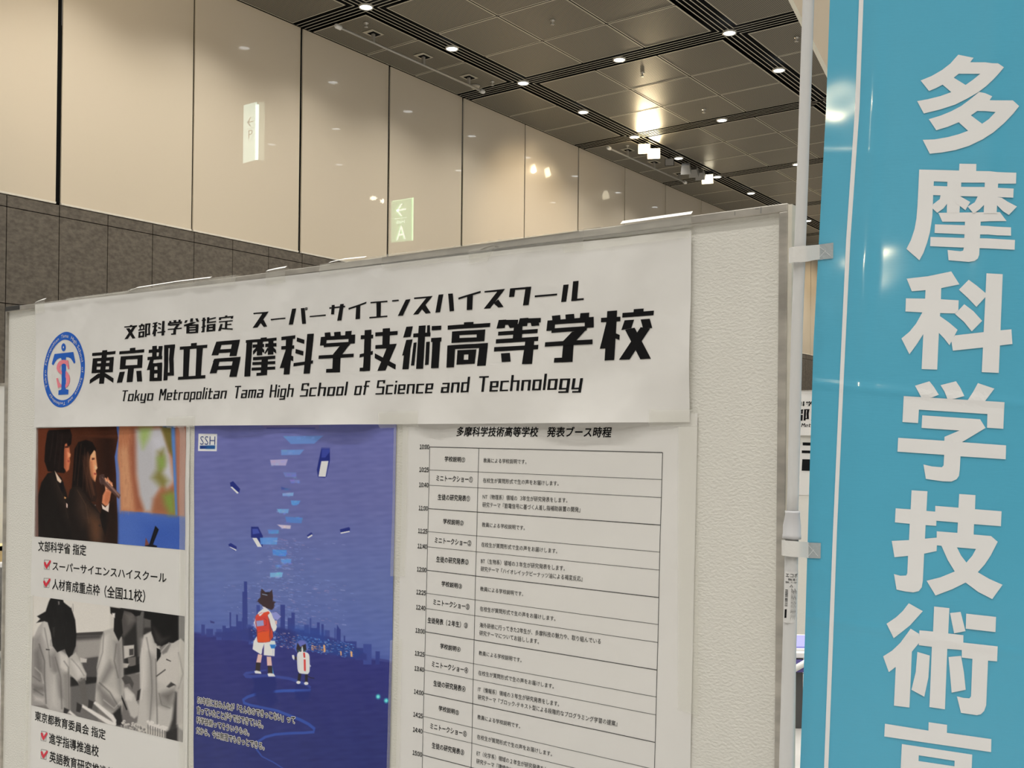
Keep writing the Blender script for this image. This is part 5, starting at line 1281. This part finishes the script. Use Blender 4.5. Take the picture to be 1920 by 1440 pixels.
flag_polys('white_stripe', [Q(1603.5+7,-220,1619,-220,1619,0,1586+8.5+17,205,1594.5,450,1581.5,720,1569.5,990,1562,1200,1553,1440,1549,1560,1541,1560,1545,1440,1554,1200,1562,990,1574,720,1586.5,450,1603,205,1610.6,0)], ident, M_stripe)
FA, FB, FC, FD, FE, FF, FG = zoomed(1680,90,7.2), zoomed(1680,295,7.2), zoomed(1680,500,7.2), zoomed(1670,710,7.2), zoomed(1660,915,7.2), zoomed(1645,1125,6.546), zoomed(1640,1340,8.0)
flag_polys('flag_character', [[Q(840,93,1045,135,1000,195,1200,198,1300,212,1375,213,1455,265,1380,355,1305,435,1215,520,1100,605,960,685,800,765,600,830,375,885,285,718,430,692,600,650,745,597,628,497,545,540,445,582,332,440,480,380,620,300,730,215), Q(845,350,1135,352,1040,430,938,502,778,403)],
    [Q(1120,597,1200,615,1295,658,1260,710,1330,712,1575,710,1660,787,1580,890,1460,1015,1310,1145,1170,1235,980,1325,800,1380,620,1412,455,1428,360,1240,520,1235,700,1205,850,1165,972,1120,845,1005,700,1065,543,1112,442,962,600,915,740,858,880,785,1000,695), Q(1095,853,1200,856,1340,870,1250,965,1160,1027,1010,912)]], FA, M_stripe)
flag_polys('flag_character', [Q(313,165,850,180,855,88,1083,92,1080,187,1270,192,1370,203,1622,210,1617,358,1375,358,1195,345,880,342,690,332,510,325,500,520,497,640,490,790,475,900,455,1020,420,1150,370,1290,315,1390,140,1237,200,1120,250,970,275,830,290,650,300,450),
    Q(495,386,880,400,870,525,495,510), Q(692,325,880,340,855,750,685,750), Q(600,515,760,520,690,625,640,690,555,750,492,690,500,635,590,565), Q(800,525,860,525,1000,605,935,715,855,655,800,620),
    Q(870,400,1190,405,1375,415,1585,425,1580,547,1360,540,865,525), Q(1195,340,1375,350,1355,760,1180,760), Q(1100,530,1260,535,1190,640,1130,700,1060,755,1040,755,965,668,1060,610), Q(1355,540,1425,550,1500,600,1630,668,1520,780,1440,730,1355,645),
    Q(570,750,1400,742,1490,862,1270,865,1140,872,625,870), Q(525,905,930,918,1240,930,1330,938,1550,947,1550,1060,1360,1055,1240,1045,920,1040,520,1022), Q(465,1075,920,1090,1240,1098,1603,1118,1598,1250,1300,1235,1120,1228,905,1220,460,1200),
    Q(930,860,1140,860,1130,1090,1120,1320,1100,1370,1060,1400,980,1413,708,1390,695,1252,870,1270,905,1260,915,1220)], FB, M_stripe)
flag_polys('flag_character', [Q(143,162,430,130,745,65,855,240,610,290,605,440,845,455,840,590,800,632,595,627,592,668,715,755,830,853,720,1062,650,970,578,895,555,1390,345,1383,368,910,285,1040,180,1183,72,970,180,880,270,770,355,618,127,605,133,428,392,432,398,317,213,333),
    Q(980,178,1090,260,1205,358,1220,395,1082,545,970,425,848,312), Q(920,508,1040,600,1160,733,1020,875,915,745,795,640), Q(1218,92,1438,103,1385,1435,1155,1425), Q(795,928,1180,885,1410,860,1555,847,1568,1045,1400,1065,1165,1093,765,1135,745,1000)], FC, M_stripe)
flag_polys('flag_character', [Q(327,95,523,35,585,115,648,218,550,255,415,260), Q(672,88,880,35,940,125,992,235,865,270,765,280,725,175), Q(1175,60,1398,135,1265,310,1030,300,1110,180),
    Q(175,235,1533,318,1518,677,1298,663,1303,478,380,418,368,600,158,585), Q(425,495,1205,548,1278,665,960,857,1555,900,1550,1088,940,1048,930,1230,920,1310,890,1355,820,1388,700,1385,473,1352,440,1158,560,1185,690,1195,712,1170,720,1028,90,985,100,798,722,838,725,785,925,700,415,665)], FD, M_stripe)
flag_polys('flag_character', [Q(353,30,567,43,553,308,690,320,685,510,542,500,533,683,700,668,690,850,522,885,505,1250,490,1340,450,1390,375,1408,270,1395,150,1370,115,1160,200,1183,280,1180,295,1150,305,915,122,933,85,713,318,702,328,482,128,463,138,273,340,287),
    Q(672,240,985,265,995,80,1215,95,1208,285,1567,313,1558,515,1195,487,1190,627,1425,647,1515,725,1225,822,960,800,690,772,692,583,970,605,978,465,672,440), Q(1515,725,1420,910,1340,1030,1245,1135,1082,1275,900,1365,676,1450,555,1250,740,1205,935,1125,1092,1005,1170,915,1225,815),
    Q(752,770,962,795,1020,910,1092,1005,1245,1135,1400,1225,1580,1305,1440,1498,1250,1400,1082,1275,935,1125,840,970)], FE, M_stripe)
flag_polys('flag_character', [Q(385,38,557,135,400,310,200,468,112,290,230,210,310,135), Q(408,350,510,412,515,520,423,632,393,1318,203,1295,225,820,140,883,70,690,180,620,280,525),
    Q(695,78,883,98,868,408,1055,430,1053,520,1475,567,1468,752,1357,742,1335,1290,1310,1360,1270,1400,1220,1412,1025,1383,975,1180,1060,1200,1130,1205,1148,1180,1165,720,1035,705,1035,612,857,597,828,1340,638,1312,668,573,507,553,515,370,682,385),
    Q(490,635,643,680,625,950,575,1185,417,1100,470,880), Q(872,697,1025,683,1060,880,1083,1100,910,1135), Q(890,158,1020,143,1080,380,940,407), Q(1088,165,1455,205,1448,392,1083,350)], FF, M_stripe)
flag_polys('flag_character', [Q(153,133,805,237,808,110,1085,150,1082,270,1750,365,1745,560,143,325), [Q(407,437,1463,597,1445,1010,385,860), Q(660,607,1198,690,1195,772,657,692)],
    Q(120,960,1740,1190,1725,1680,1430,1640,1440,1350,420,1200,400,1560,95,1515), Q(600,1300,1260,1395,1240,1640,590,1550)], FG, M_stripe)

# white cloth loops round the pole
M_loop = mat('white_cloth_loop', (0.80, 0.79, 0.76), 0.7, bump=(300, 2, 0.2, 0.002, (1, 1, 1)))
M_patch = mat('grey_stitched_patch', (0.42, 0.47, 0.49), 0.5, bump=(260, 2, 0.3, 0.002, (1, 1, 1)))
M_thread = mat('white_thread', (0.8, 0.82, 0.82), 0.6)
POLE_D = 1.405; PR = 0.0083
def loop(outer, patch, cross, ):
    """outer: outline of the cloth in front of the pole; patch: sewn end on the flag"""
    mb = MB(); N = NV
    n = len(outer)//2                         # top row then bottom row, left to right
    rows = []
    for x, yt, yb, d in outer:
        rows.append((at_depth(x, yt, d), at_depth(x, yb, d)))
    vs = [tuple(p) for r in rows for p in r]; fs = [(2*i, 2*i+2, 2*i+3, 2*i+1) for i in range(len(rows)-1)]
    mb.add(vs, fs); lo = mb.build('hanging_loop', M_loop, FL, smooth=True)
    pts, tri = tess([[on_flag(*p) for p in patch]]); pts, tri = subdivide(pts, tri, 0.01); mb = MB(); mb.add([flag_pt(*p, 0.0012) for p in pts], tri); pa = mb.build('stitched_patch', M_patch, lo)
    mb = MB()
    for (ax, ay), (bx, by) in cross:
        L = math.hypot(bx-ax, by-ay); nx, ny = -(by-ay)/L*0.35, (bx-ax)/L*0.35
        q = [on_flag(ax+nx, ay+ny), on_flag(bx+nx, by+ny), on_flag(bx-nx, by-ny), on_flag(ax-nx, ay-ny)]; mb.add([flag_pt(*p, 0.0017) for p in q], [(0, 1, 2, 3)])
    mb.build('cross_stitch', M_thread, lo)
DF = POLE_D-PR-0.004
loop([(1484,464,494,POLE_D+0.030), (1479,465.5,493,POLE_D+0.006), (1482,464,492.5,DF+0.004), (1492,462,491.5,DF), (1506,461,491,DF), (1514,460.5,490.5,DF+0.002), (1525,459.5,488,1.409), (1537,458.5,486,1.419)],
     Q(1533,459,1562.5,455,1562,484.5,1532,488), [((1537,463),(1557,480)), ((1537,482),(1548,470))])
loop([(1474,1012,1043,POLE_D+0.030), (1465.5,1012,1041,POLE_D+0.006), (1468,1013,1042,DF+0.004), (1480,1014,1043.5,DF), (1494,1015,1044.5,DF), (1502,1015.5,1045,DF+0.002), (1508,1016,1045.5,1.41), (1516,1016.5,1046,1.419)],
     Q(1512,1017,1539,1018,1538.5,1047,1511,1046), [((1516,1022),(1534,1043)), ((1516,1042),(1526,1030))])

# the telescopic pole
M_pole = mat('white_pole_plastic', (0.70, 0.70, 0.695), 0.30, spec=0.5)
M_sleeve = mat('white_sleeve_plastic', (0.66, 0.66, 0.68), 0.35)
def pp(x, y): return at_depth(x, y, POLE_D)
pt = pp(1474, 1440); vdir = (pp(1474, 1440)-pp(1481, 1180)); foot = pt+vdir*((0.03-pt.z)/vdir.z)
ptop = pp(1515.8, 0); up_ = (pp(1515.8, 0)-pp(1504.5, 340)); topp = ptop+up_*((2.50-ptop.z)/up_.z)
PO = empty('flag_pole', (foot.x, foot.y, 0), 'slim white telescopic pole holding the teal flag, beside the board edge', 'pole')
mb = MB(); mb.tube([topp, ptop, pp(1504.5,340), pp(1494.2,620), pp(1487,925), pp(1485,985)], [PR-0.0006]*6, 24); mb.build('upper_tube', M_pole, PO, smooth=True)
mb = MB(); mb.tube([pp(1485.2,1000), pp(1483.8,1050), pp(1481,1180), pt, foot], [PR+0.0006, PR+0.0006, PR+0.0009, PR+0.0012, PR+0.0012], 24); mb.build('lower_tube', M_pole, PO, smooth=True)
mb = MB(); mb.tube([pp(1486,958), pp(1486,962), pp(1485.9,964), pp(1485,985), pp(1484.6,1001), pp(1484.6,1003), pp(1484.4,1010)], [0.0100, 0.0100, 0.0095, 0.0118, 0.0119, 0.0125, 0.0125], 28); mb.build('joint_sleeve', M_sleeve, PO, smooth=True)
hz = HV/np.linalg.norm(HV)
mb = MB(); mb.tube([topp-Vector((0, 0, 0.03)), topp-Vector((0, 0, 0.03))+Vector(hz)*0.50], 0.006, 14); mb.build('cross_bar', M_pole, PO, smooth=True)
mb = MB(); lathe(mb, (foot.x-0.105, foot.y, 0), [(0.001, 0.07), (0.10, 0.065), (0.125, 0.045), (0.13, 0.0)], 32); mb.box(foot.x-0.02, foot.y-0.02, 0.0, foot.x+0.016, foot.y+0.02, 0.10); mb.build('weighted_base', M_sleeve, PO, smooth=True)
# printed sticker on the lower tube
axis0, axis1 = pp(1483.2,1070), pp(1479.5,1166)
ax = (axis1-axis0).normalized(); toc = (Vector((0, 0, EYE))-axis0); toc = (toc-ax*toc.dot(ax)).normalized(); sd = ax.cross(toc); 
if sd.dot(Vector(RIGHT)) < 0: sd = -sd
SLEN = (axis1-axis0).length
def on_tube(u, v, r):                           # u: across, metres along the surface; v: 0..1 down the sticker
    a = u/PR; return tuple(axis0+ax*(v*SLEN)+(toc*math.cos(a)+sd*math.sin(a))*r)
RS = PR+0.0013
mb = MB(); vs = [on_tube(-0.0075+0.019*i/10, j, RS) for j in (0, 1) for i in range(11)]; mb.add(vs, [(i, i+1, 12+i, 11+i) for i in range(10)])
ST = mb.build('sticker', mat('sticker_white', (0.74, 0.735, 0.72), 0.4), PO)
def stick_text(body, u0, u1, v0, v1, rot=False):
    vs, fs, bb = text_mesh(body, 0.01, 1); mb = MB(); w = bb[2]-bb[0]; h = bb[3]-bb[1]
    if rot: out = [on_tube(u1-(y-bb[1])/h*(u1-u0) if False else u0+(y-bb[1])/h*(u1-u0), v0+(x-bb[0])/w*(v1-v0), RS+0.0002) for x, y in vs]
    else: out = [on_tube(u0+(x-bb[0])/w*(u1-u0), v1-(y-bb[1])/h*(v1-v0), RS+0.0002) for x, y in vs]
    mb.add(out, fs); mb.build('sticker_text', M_ink, ST)
stick_text('エコポ', -0.0062, 0.0085, 0.035, 0.115); stick_text('環境に優しい', -0.003, 0.0085, 0.135, 0.18); stick_text('使用しています', -0.0062, 0.0085, 0.195, 0.235)
for k in range(6): stick_text('●取扱いの注意をよく読んで正しくお使いください', 0.0012+0.0012*k, 0.0021+0.0012*k, 0.33+0.02*(k % 3), 0.93-0.03*(k % 2), True)
mb = MB()
v = 0.36; r2 = random.Random(5)
while v < 0.68:
    w = r2.choice((0.006, 0.010, 0.016)); mb.add([on_tube(-0.0060, v, RS+0.0002), on_tube(-0.0026, v, RS+0.0002), on_tube(-0.0026, v+w, RS+0.0002), on_tube(-0.0060, v+w, RS+0.0002)], [(0, 1, 2, 3)]); v += w+r2.choice((0.006, 0.012))
mb.build('barcode', M_ink, ST)
mb = MB(); mb.add([on_tube(-0.0058, 0.745, RS+0.0002), on_tube(-0.0032, 0.735, RS+0.0002), on_tube(-0.0032, 0.905, RS+0.0002), on_tube(-0.0058, 0.915, RS+0.0002)], [(0, 1, 2, 3)]); mb.build('black_block', M_ink, ST)
mb = MB(); tri_o = [(0.0010, 0.255), (0.0030, 0.305), (-0.0010, 0.305)]; tri_i = [(0.0010, 0.268), (0.0023, 0.299), (-0.0003, 0.299)]
mb.add([on_tube(*p, RS+0.0002) for p in tri_o+tri_i], [(0, 1, 4, 3), (1, 2, 5, 4), (2, 0, 3, 5)]); mb.build('warning_triangle', M_ink, ST)

# ================================================================ the booth seen through the gap between pole and flag
FX = 6.95
# the far board repeats the near one at another place: same copy of the banner, moved
mb0 = on_board(306, 690)                                        # centre of the third big character on the near banner
r = ray(1505.5, 781); kf = FX/r[0]; tgt = (r[1]*kf, r[2]*kf+EYE)
dx, dy = FX-BX, tgt[0]-mb0[0]
FB2 = copy_tree(BD); FB2.location = (FX, BD.location.y+dy, 0); FB2.scale = (1, 1, 1.02)
FB2['label'] = 'far white exhibition board in the next booth, glimpsed between the pole and the flag'
for ch in [q for q in bpy.data.objects if q.parent == FB2 and q.name.startswith('scuff')]: bpy.data.objects.remove(ch)
def copy_move(o, v):
    c = copy_tree(o); c.location = Vector(v); return c
dz = tgt[1]-mb0[1]
FBN = copy_move(BN, (dx-0.006, dy, dz)); FBN['label'] = 'far copy of the school name banner, glimpsed between the pole and the flag'
# a second far sheet with very large black characters under the banner
ytop = on_board(306, 797)[1]+dz
def far_pt(x, y, off=0.003): p = on_plane(x, y, (1, 0, 0), FX-off); return (p.x, p.y, p.z)
mb = MB(); c4 = [far_pt(1380,826), far_pt(1600,838), far_pt(1600,930), far_pt(1380,926)]; mb.add(c4+[(p[0]+0.0006, p[1], p[2]) for p in c4], [(0,1,2,3),(7,6,5,4),(0,1,5,4),(1,2,6,5),(2,3,7,6),(3,0,4,7)])
fp = tag(mb.build('lettered_sheet', M_sheet), 'far white sheet with huge black characters under the far banner', 'poster')
mb = MB()
for q in (Q(1505,829.5,1560,831,1560,836.5,1505,835), Q(1503.3,844.5,1560,846,1560,851,1503.3,849.5), Q(1504.3,861,1560,862,1560,884,1503,882.5)): mb.add([far_pt(*p, 0.0045) for p in q], [(0,1,2,3)])
mb.build('bold_lettering', M_ink, fp)

# low folding table with flyers
M_chrome = mat('chrome_tube', (0.75, 0.75, 0.75), 0.18, 1.0)
M_dark = mat('dark_leg', (0.07, 0.07, 0.07), 0.45)
M_purp = mat('violet_flyer', alb((140, 138, 196)), 0.4); M_wf = mat('white_flyer', (0.82, 0.81, 0.80), 0.45); M_dp = mat('deep_violet_flyer', alb((86, 76, 128)), 0.45)
foot = on_plane(1493, 1364, (0, 0, 1), -EYE)
D0 = float(np.dot(np.array([foot.x, foot.y, foot.z-EYE]), FWD))
ztop = EYE-(1226-838)/F*D0
cx, cy = foot.x, foot.y
T = empty('folding_table', (cx, cy, 0), 'low folding table with flyers and a dark leg, seen between the pole and the flag', 'table')
A = Vector((RIGHT[0], RIGHT[1], 0)).normalized(); Bv = Vector((-A.y, A.x, 0))
if Bv.dot(Vector(FWD)) < 0: Bv = -Bv
base_ = Vector((cx, cy, 0))
def obox(mb, u0, v0, z0, u1, v1, z1):
    c = [base_+A*u+Bv*v for u, v in ((u0, v0), (u1, v0), (u1, v1), (u0, v1))]
    mb.add([(p.x, p.y, z0) for p in c]+[(p.x, p.y, z1) for p in c], [(0,3,2,1),(4,5,6,7),(0,1,5,4),(1,2,6,5),(2,3,7,6),(3,0,4,7)])
mb = MB(); obox(mb, -0.30, -0.03, ztop-0.03, 0.55, 0.50, ztop); mb.build('table_top', M_wf, T, bevel=0.004)
for u, v in ((0, 0), (0.5, 0), (0, 0.45), (0.5, 0.45)):
    mb = MB(); obox(mb, u-0.028, v-0.02, 0.0, u+0.028, v+0.02, ztop-0.03); lg = mb.build('leg', M_dark, T)
mb = MB(); p0 = base_+A*0.02+Vector((0, -0.0, ztop-0.09)); mb.tube([p0-Bv*0.03, p0+A*0.10-Bv*0.03+Vector((0, 0, -0.11))], 0.010, 10); mb.build('brace', M_chrome, T, smooth=True)
mb = MB(); p0 = base_-Bv*0.05+Vector((0, 0, ztop-0.075)); mb.tube([p0-A*0.10-Vector((0, 0, 0.05)), p0+A*0.14+Vector((0, 0, 0.09))], 0.017, 10); mb.build('front_rail', M_white, T, smooth=True)
for (u0, v0, u1, v1, z0, z1, m_, lab) in ((-0.24, 0.03, 0.32, 0.36, 0.012, 0.020, M_purp, 'violet flyer lying on top of the white flyers on the low table'), (-0.22, 0.01, 0.30, 0.30, 0.0, 0.011, M_wf, 'white flyer stack on the low table under the violet flyer')):
    mb = MB(); obox(mb, u0, v0, ztop+z0+0.001, u1, v1, ztop+z1+0.001); tag(mb.build('flyer', m_), lab, 'flyer', 'flyers on the low table')
mb = MB(); obox(mb, -0.15, -0.045, ztop-0.10, 0.045, -0.038, ztop-0.035); tag(mb.build('cloth_tag', M_dp), None); o = bpy.data.objects['cloth_tag']; o.parent = T; o.matrix_parent_inverse = Matrix.Translation(-Vector(T.location))

# sliver of the booth beyond the board's left edge
LX = 3.6
def lp(x, y): p = on_plane(x, y, (1, 0, 0), LX); return p
a, b_ = lp(-160, 728), lp(70, 728)
o = empty('partition_panel', (LX, (a.y+b_.y)/2, 0), 'white partition panel behind the left edge of the board', 'partition')
M_pw = mat('white_partition', (0.80, 0.79, 0.75), 0.6)
mb = MB(); mb.box(LX, b_.y, 0.05, LX+0.03, a.y, a.z); mb.build('panel', M_pw, o)
mb = MB(); mb.box(LX-0.004, b_.y, a.z-0.012, LX+0.034, a.y, a.z+0.006); mb.build('top_rail', M_frame, o)
for y in (a.y, b_.y):
    mb = MB(); mb.box(LX-0.15, y-0.02, 0, LX+0.18, y+0.02, 0.05); mb.build('foot', M_frame, o)
tz = lp(4, 1042).z; ty0, ty1 = lp(60, 1040).y, lp(-150, 1040).y
o = empty('side_table', (LX-0.35, (ty0+ty1)/2, 0), 'white edged table just past the left edge of the board', 'table')
mb = MB(); mb.box(LX-0.62, ty0, tz-0.03, LX-0.03, ty1, tz); mb.build('table_top', M_wf, o, bevel=0.003)
for x, y in ((LX-0.58, ty0+0.05), (LX-0.58, ty1-0.05), (LX-0.08, ty0+0.05), (LX-0.08, ty1-0.05)):
    mb = MB(); mb.box(x-0.018, y-0.018, 0, x+0.018, y+0.018, tz-0.03); mb.build('leg', M_dark, o)
mb = MB(); mb.box(LX-0.60, ty0+0.02, 0.02, LX-0.58, ty1-0.02, tz-0.03); mb.build('front_cloth', mat('plum_cloth', (0.10, 0.07, 0.09), 0.8), o)
y0, y1 = ty0+0.05, ty1-0.1
mb = MB(); mb.box(LX-0.35, y0, tz, LX-0.10, y1, tz+0.10); bx = mb.build('carton', mat('tan_carton', (0.52, 0.38, 0.18), 0.7)); tag(bx, 'tan cardboard carton on the table past the left edge of the board', 'box')
mb = MB(); mb.box(LX-0.352, y0, tz+0.07, LX-0.098, y1, tz+0.103); mb.build('lid', mat('carton_lid', (0.80, 0.68, 0.36), 0.6), bx)

# warm spotlights of the hall behind the viewer, whose glints show on the flag
def mirror_lamp(px, py, dist, e, rad):
    p = ray(px, py); p = p*(np.dot(P0, NV)/np.dot(p, NV)); d = p/np.linalg.norm(p); r_ = d-2*np.dot(d, NV)*NV
    q = p+r_*dist; o = lamp('hall_spot', 'SPOT', (q[0], q[1], q[2]+EYE), e, (1.0, 0.82, 0.52), spot_size=math.radians(11), spot_blend=0.5, shadow_soft_size=rad)
    aim(o, (p[0], p[1], p[2]+EYE)); return q
for a in ((1566, 214, 9.0, 40, 0.03), (1622, 484, 9.0, 55, 0.03)): mirror_lamp(*a)
